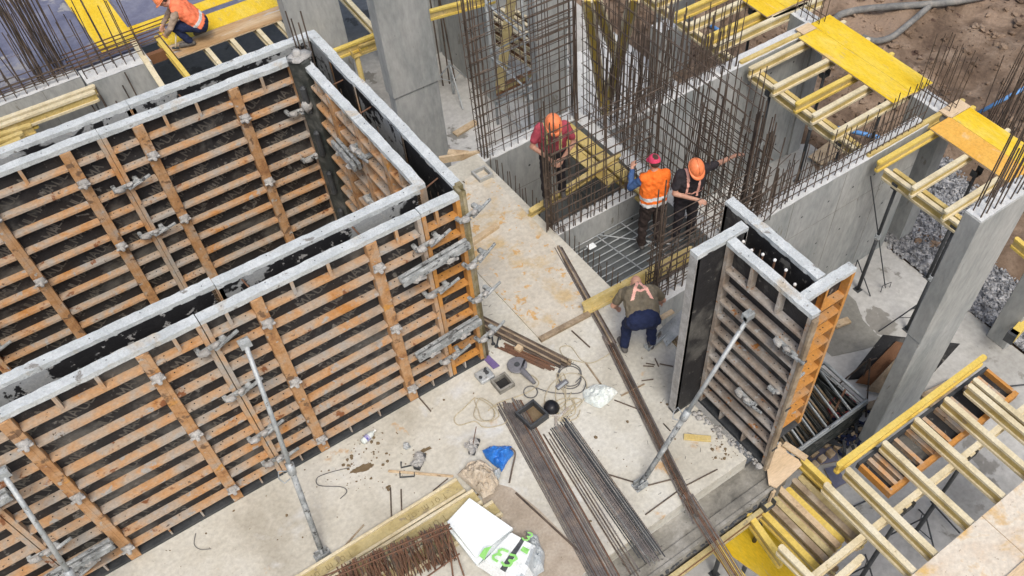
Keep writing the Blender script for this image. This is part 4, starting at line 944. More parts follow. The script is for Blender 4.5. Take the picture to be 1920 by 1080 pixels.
t = thing('clamp_heap', 'heap of dark blue steel clamps on the floor near the right column', 'clamp heap', A(1590,790,-3))
for i in range(46):
    p = A(1560+R_.random()*65, 765+R_.random()*75, -2.95+R_.random()*.12); q = p+Vector((J(.22), J(.22), J(.04)))
    b = MB(); b.bar(p, q, .05, .03); b.bar(q, q+Vector((J(.08), J(.08), .03)), .04, .03); b.build('clamp', R_.choice(['navy_cloth','dark_steel','dark_steel']), t)
t = thing('red_hose', 'coiled red cable on the floor behind the scaffold frames', 'cable', A(1575,770,-2.9))
b = MB(); c = A(1575,765,-2.93); b.tube([c+Vector((.25*math.cos(k*.7)*(1+.2*math.sin(k)), .18*math.sin(k*.7), .02*k*.2)) for k in range(30)], .02, 6); b.build('coil', 'red_cable', t, smooth=True)
t = thing('scaffold_tube', 'bent thin rusty tube leaning past the scaffold frame stack', 'tube', A(1560,800,-3)); b = MB(); b.tube([A(1545,805,-2.9), A(1552,795,-2.6), A(1585,730,-2.2)], .02, 6); b.build('tube', 'rusty_rebar', t)
t = thing('yellow_box', 'yellow and black beam end at the right picture edge', 'beam', A(1905,630,-2)); b = MB(); b.bar(A(1897,632,-2.3), A(1935,590,-2.3), .15, .2); b.build('flange', 'beam_bright', t); b = MB(); b.bar(A(1892,635,-2.31), A(1900,626,-2.31), .17, .22); b.build('end_cap', 'dark_steel', t)
hbeam((12.0,3.1,-.1),(13.2,3.05,-.1), 'yellow beam at the right edge beyond the tall column, upper one', 'beam_pale', group='beams beyond the right column')
hbeam((11.6,2.85,-.3),(11.7,4.0,-.3), 'yellow beam at the right edge beyond the tall column, lower one', 'beam_bright', group='beams beyond the right column')
# hoses and pipe in the earth
def tz(u, v, z):
    p = A(u, v, z)
    for k in range(12):
        z = terr(p.x, p.y)+.12; p = A(u, v, z)
    return p
def spline(ps, n=8):
    out = []
    for i in range(len(ps)-1):
        a, b_, c, d = ps[max(i-1,0)], ps[i], ps[i+1], ps[min(i+2,len(ps)-1)]
        for k in range(n):
            t = k/n; out.append(.5*((2*b_)+(c-a)*t+(2*a-5*b_+4*c-d)*t*t+(3*b_-a-3*c+d)*t**3))
    out.append(ps[-1]); return out
t = thing('hose', 'thick dark grey hose curving along the top right earth', 'hose', tz(1700,12,-2))
b = MB(); b.tube(spline([tz(*p,-2) for p in ((1563,38),(1580,26),(1620,17),(1680,12),(1740,8),(1790,3),(1850,-8))]), .085, 10); b.build('tube', 'hose_grey', t, smooth=True)
t = thing('hose', 'short bent dusty hose piece below the long one in the earth', 'hose', tz(1680,60,-2))
b = MB(); b.tube(spline([tz(*p,-2) for p in ((1618,70),(1640,77),(1670,70),(1700,48),(1742,12))]), .075, 10); b.build('tube', 'hose_grey', t, smooth=True)
b = MB(); b.disc(tz(1742,12,-2)+Vector((.03,.03,0)), (.8,.6,0), .06, 10); b.build('open_end', 'timber', t)
t = thing('water_pipe', 'straight bright blue pipe across the brown earth at the right edge', 'pipe', A(1830,210,-1))
b = MB(); b.tube([A(1826,216,-1.45), A(1935,158,-.6)], .04, 10); b.build('tube', 'blue_pipe', t, smooth=True)
t = thing('water_pipe', 'blue and white pipe seen between the middle deck beams', 'pipe', A(1600,250,-2.8))
b = MB(); b.tube([A(1570,240,-2.8), A(1650,258,-2.8)], .05, 8); b.build('tube', 'blue_pipe', t, smooth=True)
t = thing('water_pipe', 'blue and white pipe seen below the top deck beams', 'pipe', A(1380,70,-2.8))
b = MB(); b.tube([A(1320,40,-2.8), A(1412,98,-2.8)], .05, 8); b.build('tube', 'blue_pipe', t, smooth=True)
sheet('tan board on the earth behind the near starter bars', [tuple(A(*p, -2.9))[:2] for p in ((1515,295),(1560,262),(1585,285),(1540,310))], -2.9, 'timber', name='sheet_offcut', group='boards in the earth', cat='offcut')
# ================================================================== REBAR NETS
def net(label, a, b_, z0, z1, nv, nh, two=.2, r=.0085, m='rebar_steel', ztop=None, zh1=None, group='wall rebar nets', jit=.012, ends=True):
    a = Vector((*a, 0)); b_ = Vector((*b_, 0)); d = (b_-a).normalized(); s = Vector((-d.y, d.x, 0))*two
    t = thing('rebar_net', label, 'rebar net', (a+b_)/2+Vector((0,0,z0)), group=group)
    V = []
    for k in (0, 1):
        for i in range(nv):
            p = a+(b_-a)*(i/(nv-1))+s*k+d*J(.05); tp = z1+J(.12) if not ztop else ztop(i/(nv-1))+J(.15)
            q = p+Vector((J(.07), J(.07), 0)); V.append(((p.x+J(jit), p.y+J(jit), z0), (q.x, q.y, tp)))
    bars(t, 'vertical_bar', V, r, m)
    Hs = []
    for k in (0, 1):
        for i in range(nh):
            z = z0+.1+((zh1 or z1)-z0-.2)*i/(nh-1)+J(.035)
            u0 = J(.07); u1 = J(.12)
            Hs.append((a+s*k+d*u0+Vector((0,0,z-0)), b_+s*k+d*u1+Vector((0,0,z+J(.02)))))
    bars(t, 'horizontal_bar', Hs, r*.85, m)
    if ends:
        for i in range(nh):
            z = z0+.1+((zh1 or z1)-z0-.2)*i/(nh-1)
            b = MB(); p = a-d*.04; b.tube([p+Vector((0,0,z))+d*.25, p+Vector((0,0,z)), p+s+Vector((0,0,z)), p+s+d*.25+Vector((0,0,z))], r*.85, 4); b.build('end_loop', m, t)
    return t
net('tall rebar net behind the worker in the red shirt, back of the far pit', (5.66,10.30), (7.50,10.30), 0, 3.6, 12, 13, zh1=2.5, r=.0075)
t = thing('rebar_net', 'dense upper right corner piece of the tall rebar net', 'rebar net', (7.3,10.3,1.5), group='wall rebar nets')
bars(t, 'horizontal_bar', [((6.75+J(.05),10.28+k*.2,1.5+i*.14),(7.52,10.28+k*.2,1.5+i*.14)) for i in range(14) for k in (0,1)], .010)
bars(t, 'vertical_bar', [((7.46+J(.06),10.28+J(.12),0),(7.46+J(.06),10.28+J(.12),3.7)) for i in range(8)], .010)
net('very dense rebar net along the right side of the lift pits', (7.66,10.3), (7.66,6.6), 0, 3.0, 24, 12, ztop=lambda u: 3.4-1.1*u+R_.random()*.6, zh1=2.6, r=.0075)
net('rebar net between the two lift pits, left of the orange vest', (5.58,8.19), (7.45,8.19), 0, 2.0, 12, 10, two=.18, zh1=1.9)
net('low rebar net of the front pit wall, between the camera and the orange vest', (5.95,6.24), (7.9,6.24), 0, 1.05, 12, 9, two=.2, zh1=1.45)
net('rebar net standing right of the worker reaching out his arm', (7.98,7.75), (7.98,6.35), 0, 1.95, 10, 9, two=.2, zh1=1.7)
net('rebar net of the wall top between the reaching worker and the long grey wall', (8.0,6.36), (9.0,6.6), 0, .9, 5, 3, two=.18)
tall_cluster('loose uneven rebar standing among the nets on the right pit wall', [(7.5+R_.random()*.4, 6.6+R_.random()*3.6) for i in range(34)], 2.0, .009, lean=.16)
tall_cluster('loose thin rebar behind the dense net toward the top', [(7.9+R_.random()*1.4, 9.7+R_.random()*.25) for i in range(22)], 1.9, .009, lean=.14)
for (x, y, l, h) in ((5.55,8.28,'thick rebar bundle at the left end of the middle net',2.0),(5.98,6.32,'thick rebar bundle at the left end of the front net',2.0),(7.75,6.5,'tall rebar bundle behind the reaching worker',2.6),(7.98,6.4,'rebar bundle at the free end of the right net',2.05),(5.66,10.4,'thick rebar bundle at the left end of the tall net',3.6)):
    tall_cluster(l, [(x+J(.06), y+J(.1)) for i in range(7)], h, .010, lean=.05)
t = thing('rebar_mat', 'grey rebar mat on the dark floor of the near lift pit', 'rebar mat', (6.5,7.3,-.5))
bars(t, 'lying_bar', [((5.65,6.62+i*.125,-.40),(7.42,6.62+i*.125+J(.02),-.40)) for i in range(13)], .011, 'galvanised')
bars(t, 'cross_bar', [((6.3,8.1,-.38),(6.5,6.6,-.38)),((6.35,8.1,-.38),(7.2,7.2,-.38)),((5.9,7.0,-.38),(6.6,6.55,-.38)),((6.8,8.1,-.38),(7.0,6.6,-.38))], .011, 'galvanised')
t = thing('paper_scrap', 'white scrap of foam lying on the rebar mat of the near pit', 'scrap', A(1109,463,-.38)); b = MB(); q = A(1109,463,-.36); b.box(q+Vector((-.07,-.05,0)), q+Vector((.07,.05,.03))); b.build('scrap', 'foam_white', t, bevel=.01)
# timber beams over the pits
gp = 'beams laid over the lift pits'
hbeam((5.45,8.72,.17),(7.42,8.95,.17), 'yellow beam laid across the far lift pit under the worker in red', 'beam_yellow', group=gp, up=(0,-.3,1))
hbeam((7.15,10.15,.12),(7.22,7.9,.12), 'wide yellow beam along the right side of the far lift pit', 'beam_yellow', group=gp, w=.2)
hbeam((7.02,10.15,.05),(7.08,8.6,.05), 'second yellow beam along the right side of the far lift pit', 'beam_yellow', group=gp, up=(1,0,.4))
hbeam(A(1092,570,.2), Vector((6.98,6.62,.2)), 'long yellow beam laid on the slab in front of the near pit', 'beam_yellow', group=gp, up=(0,.25,1))
# ================================================================== THINGS ON THE SLAB
def pack(label, p0, p1, w, n, layers, m, group, r=.010, sag=0):
    """bundle of long bars between p0 and p1"""
    p0 = Vector(p0); p1 = Vector(p1); d = (p1-p0).normalized(); s = Vector((-d.y, d.x, 0)).normalized()
    t = thing('rebar_bundle', label, 'rebar bundle', (p0+p1)/2, group=group)
    for k in range(layers):
        for i in range(n):
            o = s*((i/(n-1)-.5)*w*(1-.3*k)+J(.005))+Vector((0,0,r+k*r*1.9))
            rod('lying_bar', p0+o+d*J(.07), p1+o+d*J(.09)+s*J(.006), r*(1+J(.2)), R_.choice(m), t)
    return t
pack('wide bundle of rusty grey bars running off the bottom edge', (3.22,6.02,.0), (2.62,2.6,.0), .33, 14, 2, ['grey_rebar','grey_rebar','rusty_rebar','hose_grey'], 'rebar bundles on the slab', .0088)
pack('wide bundle of bluish grey bars ending at the slab edge', (3.58,5.33,.0), (3.36,3.10,.0), .29, 13, 2, ['grey_rebar','dark_steel','hose_grey'], 'rebar bundles on the slab', .0088)
pack('narrow pair of bars left of the bluish bundle', (3.36,5.28,.0), (3.05,3.05,.0), .12, 4, 1, ['grey_rebar','rebar_steel'], 'rebar bundles on the slab', .010)
pack('narrow long bars crossing the slab past the bending worker, upper part', (5.45,8.0,.0), (4.95,5.95,.0), .10, 5, 1, ['rebar_steel','old_timber','grey_rebar'], 'rebar bundles on the slab', .013)
pack('narrow long bars crossing the slab and hanging over its edge', (4.97,6.1,.0), (4.12,3.2,.02), .13, 6, 1, ['rebar_steel','rusty_rebar','grey_rebar'], 'rebar bundles on the slab', .012)
pack('drooping bars below the slab edge at the bottom', (4.22,3.5,.03), (4.05,1.6,-.5), .16, 8, 1, ['grey_rebar','rusty_rebar'], 'rebar bundles on the slab', .008)
pack('stack of long steel sections beside the box corner, dark ones', (3.62,7.6,.0), (4.2,6.10,.0), .16, 5, 2, ['old_timber','rebar_steel','grey_rebar'], 'rebar bundles on the slab', .02)
pack('rusty red bars beside the dark sections by the box corner', (3.68,6.9,.0), (4.02,6.15,.0), .10, 5, 1, ['rusty_rebar'], 'rebar bundles on the slab', .016)
def lying(label, pts, r=.010, m='rebar_steel', cat='rebar', name='loose_bar', z=.012):
    o = MB(); o.tube(spline([A(*p, z) for p in pts], 6) if len(pts) > 2 else [A(*p, z) for p in pts], r, 6)
    return tag(o.build(name, m, smooth=True), label, cat)
def bent(label, pts, r=.009, m='rebar_steel', name='bent_bar', z=.012):
    o = MB(); o.tube([A(*p, z) for p in pts], r, 6); return tag(o.build(name, m), label, 'rebar')
bent('hairpin shaped thin bar on the rusty slab patch', ((924,460),(972,473),(976,479),(968,486),(921,469)))
bent('long thin bar from the box corner toward the pit', ((880,365),(995,425)))
bent('second thin bar crossing the one by the box corner', ((868,340),(955,397)))
bent('short bar by the timber block near the box corner', ((880,400),(914,417)))
bent('bent short bar beside the box corner bars', ((906,392),(899,389),(889,398)))
bent('thin bar across the long narrow bars', ((1054,523),(1082,514)))
bent('short bar with a knob on the slab left of the bending worker', ((1072,620),(1106,651)), .012)
bent('diagonal short bar left of the long narrow bars', ((1098,680),(1128,722)), .013, 'old_timber')
bent('short rusty bar across the long narrow bars below the bending worker', ((1165,742),(1208,720)), .014, 'old_timber')
bent('thin bar running right of the plastic bag', ((1152,750),(1202,769)), .010)
bent('two small offcuts of bar right of the bending worker, upper', ((1211,681),(1228,684)))
bent('short bar offcut lying below another right of the bending worker', ((1206,686),(1226,687)))
bent('tiny bar offcut at an angle near the small shutter', ((1228,672),(1235,687)))
bent('short bar pointing to the small shutter foot', ((1237,682),(1262,687)))
bent('small bar offcut by the long narrow bars', ((1203,714),(1225,711)))
bent('tiny bar offcut between long bars and prop', ((1244,794),(1257,808)))
bent('long single dark bar lying diagonally near the bottom', ((967,924),(1098,1045)), .014)
bent('thin bar left of the prop foot', ((1142,890),(1192,905)), .011)
bent('thin bar right of the prop foot', ((1215,910),(1270,896)), .011)
bent('thin bar with hooked end near the slab edge', ((1210,965),(1272,920),(1283,912),(1345,880)), .010)
bent('short bar by the foot of the middle front prop', ((632,1040),(682,984)), .012, 'old_timber')
bent('thin upright looking bar on the slab, left of a pair', ((732,914),(734,970)), .009)
bent('thin upright looking bar on the slab, right of a pair', ((752,917),(753,958)), .009)
bent('short bar leaning at the foot of the box wall', ((783,742),(808,771)), .010)
bent('thin bar by the yellow beams and the sacking', ((812,920),(840,897)), .008)
lying('thin s shaped wire on the slab below the front wall', ((655,877),(625,884),(596,895),(598,910),(640,913),(650,922),(638,935)), .006, 'cord_grey', 'wire', 'loose_wire')
lying('thin wire loop near the lower left wall foot', ((367,1000),(364,1020),(375,1030),(395,1029)), .004, 'cord_grey', 'wire', 'loose_wire')
lying('curled tan cord left of the long rusty bundle', ((890,745),(870,765),(852,783),(860,797),(890,790),(905,800),(925,800),(950,790),(945,760),(920,765)), .007, 'cord_tan', 'cord', 'cord')
lying('tan cord running from the bending worker to the tools', ((1163,645),(1140,665),(1110,680),(1090,675),(1070,650),(1050,652),(1060,670),(1095,680)), .006, 'cord_tan', 'cord', 'cord')
lying('tangled tan cord between the two grey boxes', ((915,770),(935,755),(965,745),(990,735),(1010,720),(1000,705),(985,705)), .007, 'cord_tan', 'cord', 'cord')
P_ = [(1065+38*math.cos(k*.9+.3*math.sin(k))*(.6+.4*math.sin(k*1.7)), 768+22*math.sin(k*.83)) for k in range(26)]
lying('messy coil of tan cord left of the clear plastic bag', P_, .007, 'cord_tan', 'cord', 'cord', z=.015)
P_ = [(1068+22*math.cos(k*.8), 710+20*math.sin(k*.8)-k*.6) for k in range(18)]
lying('coil of dark grey power cable beside the angle grinder', P_, .008, 'cord_grey', 'cable', 'power_cable')
lying('dark power cable from the grinder to the coil', ((1006,727),(1030,735),(1060,738),(1090,735),(1098,715),(1085,700)), .008, 'cord_grey', 'cable', 'power_cable')
lying('small ring of dark cable under the grinder tail', [(995+13*math.cos(k*.7), 735+11*math.sin(k*.7)) for k in range(10)], .008, 'cord_grey', 'cable', 'power_cable')
P_ = [(1060+44*math.cos(k*.77+1)*(.5+.5*math.sin(k*.31)), 735+36*math.sin(k*.9)) for k in range(22)]
lying('loose loops of tan cord above the clear plastic bag', P_, .006, 'cord_tan', 'cord', 'cord', z=.02)
P_ = [(905+34*math.cos(k*.8)*(.6+.3*math.sin(k)), 768+22*math.sin(k*.85)) for k in range(18)]
lying('loops of tan cord at the top of the long rusty bundle', P_, .006, 'cord_tan', 'cord', 'cord', z=.02)
# box-outs for pipes
def boxout(u, v, s, label, rz=0, inner='painted_void_shade', m='dirty_concrete', h=.09):
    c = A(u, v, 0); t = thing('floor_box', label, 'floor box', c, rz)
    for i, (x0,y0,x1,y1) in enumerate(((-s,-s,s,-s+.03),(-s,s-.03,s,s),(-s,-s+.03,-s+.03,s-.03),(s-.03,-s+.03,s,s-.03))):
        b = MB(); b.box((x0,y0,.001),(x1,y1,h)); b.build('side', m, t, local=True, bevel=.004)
    b = MB(); b.box((-s+.03,-s+.03,.002),(s-.03,s-.03,.008)); b.build('bottom', inner, t, local=True); return t  # where near-black, this shallow plate's colour stands in for a deep hole's shade
boxout(905,331,.13,'square grey concrete box sunk in the slab near the upper pit corner', 0, 'painted_void_shade', 'grey_concrete')
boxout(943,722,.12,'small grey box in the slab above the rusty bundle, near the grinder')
boxout(998,783,.16,'square metal box holding muddy water left of the black cap', .1, 'mud_stain', 'dark_steel', .12)
# black helmet / bucket cap
t = thing('bucket', 'small black plastic bowl beside the muddy box', 'bowl', A(1035,768,0)); c = A(1035,768,0)
b = MB(); b.lathe([(0,.13),(.05,.125),(.085,.10),(.105,.05),(.11,0),(.10,0),(.095,.05),(.0,.11)], 18, c+Vector((0,0,.02)), (-.25,.1,1)); b.build('shell', 'black_plastic', t, smooth=True)
b = MB(); b.tube([c+Vector((-.1,-.04,.02)), c+Vector((.02,-.16,.02)), c+Vector((.18,-.12,.02))], .02, 6); b.tube([c+Vector((-.02,-.12,.02)), c+Vector((-.12,-.26,.02))], .018, 6); b.build('strap', 'grimy_steel', t)
# angle grinder
t = thing('angle_grinder', 'dark angle grinder with a round disc lying on the slab', 'grinder', A(985,705,0)); c = A(970,689,0)
b = MB(); b.lathe([(0,.07),(.13,.07),(.14,.062),(.14,.055),(0,.055)], 24, c, (0,0,1)); b.build('disc', 'grey_plastic', t, smooth=False)
b = MB(); b.lathe([(0,.085),(.035,.085),(.04,.071),(0,.071)], 12, c); b.build('flange', 'dark_steel', t)
q = A(1003,722,0); d = (q-c).normalized()
b = MB(); b.tube([c+d*.08+Vector((0,0,.05)), c+d*.13+Vector((0,0,.05)), c+d*.25+Vector((0,0,.05)), q+Vector((0,0,.045))], [.03,.045,.04,.025], 10); b.build('body', 'grey_plastic', t, smooth=True)
b = MB(); b.tube([c+d*.1+Vector((0,0,.06)), c+d*.1+Vector((.12,.10,.06))], .02, 8); b.build('side_handle', 'black_plastic', t, smooth=True)
t = thing('socket_strip', 'grey cable plug strip in the coil of cable', 'socket strip', A(1053,720,0)); b = MB(); b.bar(A(1044,728,.03), A(1064,714,.03), .07, .05); b.build('body', 'grey_plastic', t, bevel=.01)
b = MB(); b.bar(A(1046,729,.06), A(1062,716,.06), .03, .012); b.build('sockets', 'galvanised', t)
t = thing('metal_box', 'grey metal bracket box by the box shutter corner', 'metal box', A(909,707,0)); c = A(909,707,0)
b = MB(); b.box(c+Vector((-.11,-.1,.001)), c+Vector((.11,.1,.07))); b.build('body', 'galvanised', t, bevel=.015)
b = MB()
for i in range(7): b.blob(c+Vector((J(.08),J(.07),.08)), .025, 6, 4, .3, seed=i)
b.build('fittings', 'dark_steel', t)
t = thing('plastic_scraper', 'purple plastic piece under the box shutter corner', 'plastic piece', A(922,680,0)); b = MB(); b.prism([tuple(A(*p, .01))[:2] for p in ((912,662),(937,686),(925,692),(905,672))], .005, .02); b.build('piece', 'purple_plastic', t)
def plank(label, a, c, w_, h, m='timber', z=0, name='timber_block'):
    t = thing(name, label, 'plank', A(*a, z)); b = MB(); b.bar(A(*a, z+h/2), A(*c, z+h/2), w_, h); b.build('board', m, t, bevel=.005); return t
plank('square timber lying between the box corner and the rusty slab patch', (884,456), (933,423), .09, .09, 'timber')
plank('long flat timber across the slab left of the bending worker', (1012,637), (1105,588), .08, .06, 'old_timber')
plank('small yellow timber piece on the slab near the prop', (1282,819), (1333,823), .09, .03, 'beam_yellow')
plank('thin timber slat lying by the sacking', (728,883), (850,893), .035, .02, 'timber')
plank('brick like timber end by the rusty bars', (968,651), (978,657), .09, .08, 'timber')
plank('pale timber wedge right of the bending worker', (1238,597), (1262,583), .08, .03, 'timber', .12)
plank('timber board leaning toward the small shutter foot', (1255,625), (1285,655), .14, .03, 'timber', -.15)
plank('dark timber beside the small shutter foot', (1247,610), (1282,650), .06, .05, 'old_timber', -.1)
t = thing('steel_angle', 'galvanised steel channel leaning on the slab edge beside the bending worker', 'steel channel', A(1215,655,0)); p, q = A(1212,655,.03), A(1288,592,.12)
b = MB(); b.bar(p, q, .09, .012); b.bar(p, q, .01, .06, off=(.045,.03)); b.bar(p, q, .01, .06, off=(-.045,.03)); b.build('channel', 'galvanised', t)
t = thing('steel_plate', 'grey perforated steel plate behind the channel by the small shutter', 'steel plate', A(1262,610,0)); b = MB(); b.add([A(1235,620,.1), A(1285,575,.45), A(1300,600,.4), A(1250,650,.0)], [(0,1,2,3)]); o = b.build('plate', 'galvanised', t); o.modifiers.new('th', 'SOLIDIFY').thickness = .012
# short nails / bolts group
for i, (a, c) in enumerate((((925,645),(921,622)),((931,650),(935,633)),((938,634),(951,632)),((934,620),(950,634)),((917,632),(928,625)))):
    p, q = A(*a, .02), A(*c, .02); t = thing('anchor_bolt', ['loose bolt nearest the rusty bars by the box corner, lying level','loose bolt standing out lowest of the five by the box corner','loose bolt with its head up, rightmost but one by the box corner','longest loose bolt, rightmost by the box corner','loose bolt leftmost of the five by the box corner'][i], 'bolt', p, group='loose bolts by the box corner'); rod('shank', p, q, .012, 'dark_steel', t)
    b = MB(); d = (q-p).normalized(); b.tube([p-d*.012, p+d*.012], .03, 6); b.build('head', 'dark_steel', t)
# bottle
t = thing('plastic_bottle', 'clear plastic bottle with purple label lying on the slab', 'bottle', A(690,822,0)); p, q = A(679,829,.045), A(702,808,.045); d = (q-p).normalized(); L = (q-p).length
b = MB(); b.lathe([(.0,0),(.04,.0),(.045,.03),(.045,L*.62),(.035,L*.78),(.014,L*.9),(.014,L)], 14, p, d); b.build('body', 'clear_plastic', t, smooth=True)
b = MB(); b.lathe([(.0465,L*.25),(.0465,L*.5)], 14, p, d); b.build('label', 'bottle_label', t, smooth=True)
b = MB(); b.lathe([(.016,L),(.016,L+.02),(0,L+.02)], 10, p, d); b.build('cap', 'cap_white', t)
# small metal fittings
t = thing('metal_fitting', 'shiny crumpled can on the slab', 'can', A(762,837,0)); b = MB(); b.blob(A(762,836,.04), .05, 9, 6, .4); b.build('body', 'galvanised', t)
for i, (u, v, l) in enumerate(((888,840,'concrete crusted clamp lump left of the blue bag'),(786,868,'grey clamp lump beside two dark bars'))):
    t = thing('cement_clamp', l, 'clamp', A(u, v, 0)); c = A(u, v, 0)
    b = MB()
    for k in range(9): b.blob(c+Vector((J(.07),J(.08),.03+R_.random()*.06)), .045, 7, 5, .4, seed=k)
    b.build('lump', 'lump_crust', t)
    b = MB(); b.bar(c+Vector((-.08,-.08,.04)), c+Vector((.1,.06,.04)), .08, .06); b.build('jaw', 'dark_steel', t)
rod('nail', A(886,838,.05), A(893,800,.3), .006, 'rusty_rebar', bpy.data.objects.get('cement_clamp'))
for i, (a, c) in enumerate((((752,872),(778,871)),((750,890),(777,893)))): bent(['thick short bolt bar beside the clamp lump, upper','thick short bolt bar beside the clamp lump, lower'][i], ((a[0],a[1]-6),(a[0],a[1]+5),(c[0],c[1]),(c[0],c[1]-7)), .012, 'dark_steel', 'stirrup_piece')
# ---- cloth-like bags
def crumple(name, part, label, cat, pts, m, h=.12, seed=0, z0=.01, sub=26, amp=.05, more=None):
    """crumpled sheet: a grid over the outline, raised and folded"""
    P_ = [A(*p, z0) for p in pts]; c = sum(P_, Vector())/len(P_)
    t = thing(name, label, cat, c)
    n = 40; b = MB(); rings = 12; vs = []
    for r in range(rings+1):
        for j in range(n):
            u = j/n*len(P_); k = int(u) % len(P_); e = P_[k].lerp(P_[(k+1)%len(P_)], u-int(u))
            f = r/rings; q = c.lerp(e, f); nz = noise.fractal(Vector((q.x*7+seed, q.y*7, seed)), 1, 2, 4)
            fold = abs(noise.noise(Vector((q.x*13+seed, q.y*13, 3))))
            z = z0+h*(1-f**3)*(.75+nz*.5)+fold*amp*(1-f*.5)
            if r == rings: z = z0
            vs.append(Vector((q.x+nz*.015, q.y-nz*.015, max(z0, z))))
    fs = [(r*n+j, (r+1)*n+j, (r+1)*n+(j+1)%n, r*n+(j+1)%n) for r in range(rings) for j in range(n)]
    b.add(vs, fs); b.build(part, m, t, smooth=False); return t
tb = crumple('plastic_bag', 'bag', 'bright blue crumpled plastic bag on the end of the yellow beams', 'plastic bag', ((905,845),(925,836),(960,838),(963,850),(950,868),(940,885),(930,875),(912,860)), 'blue_plastic', .14, 3, .02, amp=.1)
b = MB(); b.tube(spline([A(958,840,.16), A(966,850,.1), A(960,880,.02), A(955,905,.02)], 6), .012, 6); b.build('drawstring', 'rebar_steel', tb, smooth=True)
crumple('sack', 'cloth', 'dirty cream sacking cloth thrown over the beam ends', 'sack', ((858,890),(878,870),(900,862),(925,880),(935,905),(925,925),(905,935),(885,915)), 'sacking', .16, 5, .06, amp=.2)
crumple('plastic_sheet', 'foil', 'grey crumpled plastic under the blue bag', 'plastic sheet', ((920,890),(938,878),(940,895),(930,905)), 'bag_grey', .12, 6, .03, amp=.06)
crumple('plastic_bag', 'bag', 'clear whitish crumpled plastic bag in the middle of the slab', 'plastic bag', ((1092,735),(1110,722),(1135,722),(1150,730),(1158,735),(1148,750),(1128,766),(1112,762),(1095,752)), 'clear_plastic', .13, 9, .01, amp=.08)
# ---- yellow beams lying at the bottom with stamps
def stamped(p, q, label, word_at):
    t = hbeam(p, q, label, 'beam_yellow', 'beam_yellow', group='yellow beams lying flat at the bottom', up=(0.0,-.9,.45), h=.2, w=.085)
    return t
Pb = (-2.6,5.25,.06); 
def flatbeam(p, q, label, words):
    p, q = Vector(p), Vector(q); d = (q-p).normalized(); s = Vector((d.y, -d.x, 0))   # s towards the camera
    t = thing('formwork_beam', label, 'beam', (p+q)/2, group='yellow beams lying flat at the bottom')
    for o, nm in ((0, 'flange'), (.2, 'flange')):
        b = MB(); b.bar(p+s*o+Vector((0,0,.042)), q+s*o+Vector((0,0,.042)), .04, .084); b.build(nm, 'beam_pale', t, bevel=.006)
    b = MB(); b.bar(p+s*.1+Vector((0,0,.034)), q+s*.1+Vector((0,0,.034)), .16, .028)
    for u, wd, sz in words: letters(b, wd, p+(q-p)*u+s*.07+Vector((0,0,.048)), -d, s, sz, .010, 1, lift=.0012)
    b.build('web', ['beam_olive', 'dark_ink'], t); return t
flatbeam((-2.5,5.44,.0),(2.03,5.42,.0), 'upper yellow beam lying on its side at the bottom, stamped with words', [(.95,'form.on',.11),(.66,'form.on',.11)])
flatbeam((-2.5,5.165,.05),(2.10,5.135,.05), 'middle yellow beam lying on its side at the bottom, stamped near the foam', [(.90,'form.on',.13)])
flatbeam((-2.5,4.86,.0),(2.22,4.88,.0), 'lowest yellow beam of the flat ones, under the rusty stirrups', [])
# ---- insulation boards and bag
t = thing('foam_board', 'white foam insulation board lying at the bottom of the picture', 'foam board', A(920,985,.2))
Q = [A(880,933,.22), A(962,990,.20), A(892,1045,.20), A(838,978,.22)]
b = MB(); vs = Q+[p-Vector((0,0,.06)) for p in Q]; b.add(vs, [(3,2,1,0),(4,5,6,7),(0,1,5,4),(1,2,6,5),(2,3,7,6),(3,0,4,7)]); b.build('board', 'foam_white', t, bevel=.004)
t2 = thing('foam_board', 'second white foam board underneath, its edge showing at the left', 'foam board', A(870,1010,.1))
Q2 = [p+Vector((-.03,-.05,-.075)) for p in Q]; b = MB(); vs = Q2+[p-Vector((0,0,.06)) for p in Q2]; b.add(vs, [(3,2,1,0),(4,5,6,7),(0,1,5,4),(1,2,6,5),(2,3,7,6),(3,0,4,7)]); b.build('board', 'foam_white', t2, bevel=.004)
t = thing('insulation_pack', 'torn white and green insulation pack wrapped in plastic at the bottom', 'insulation pack', A(960,1040,.15))
E0 = [A(962,990,.24), A(1010,1015,.2), A(1000,1075,.2), A(975,1100,.2), (A(892,1046,.24))]
c = sum(E0, Vector())/5
def packgrid(corners, n, amp, z0, seed):
    vs = []
    for i in range(n+1):
        for j in range(n+1):
            u, v = i/n, j/n
            p = (corners[0]*(1-u)*(1-v)+corners[1]*u*(1-v)+corners[2]*u*v+corners[3]*(1-u)*v)
            e = min(u, 1-u, v, 1-v)*6
            z = p.z*min(1, .35+e)+noise.fractal(Vector((p.x*6+seed, p.y*6, seed)), 1, 2, 4)*amp*.5
            vs.append(Vector((p.x, p.y, z)))
    return vs, [(i*(n+1)+j, i*(n+1)+j+1, (i+1)*(n+1)+j+1, (i+1)*(n+1)+j)[::-1] for i in range(n) for j in range(n)]
cs = [A(892,1050,.27), A(960,988,.27), A(1014,1018,.25), A(985,1110,.25)]
b = MB(); vs, fs = packgrid(cs, 26, .035, .2, 1); b.add(vs, fs)
n = 26
for k, f in enumerate(fs):
    i, j = k//n, k % n; u, v = i/n, j/n
    q = noise.noise(Vector((u*4, v*4, 5)))
    if .40 < v < .52 and u > .1: b.m[k] = 2
    elif v > .78 and q > -.1: b.m[k] = 3
    elif .56 < v < .75 and u > .62 and q > .0: b.m[k] = 1
    elif v < .36 and u > .93: b.m[k] = 2
ex = (A(960,988,0)-A(892,1050,0)).normalized(); ey = (A(1014,1018,0)-A(960,988,0)).normalized()
b.build('wrapping', ['bag_white','bag_green','bag_dark','bag_grey'], t)
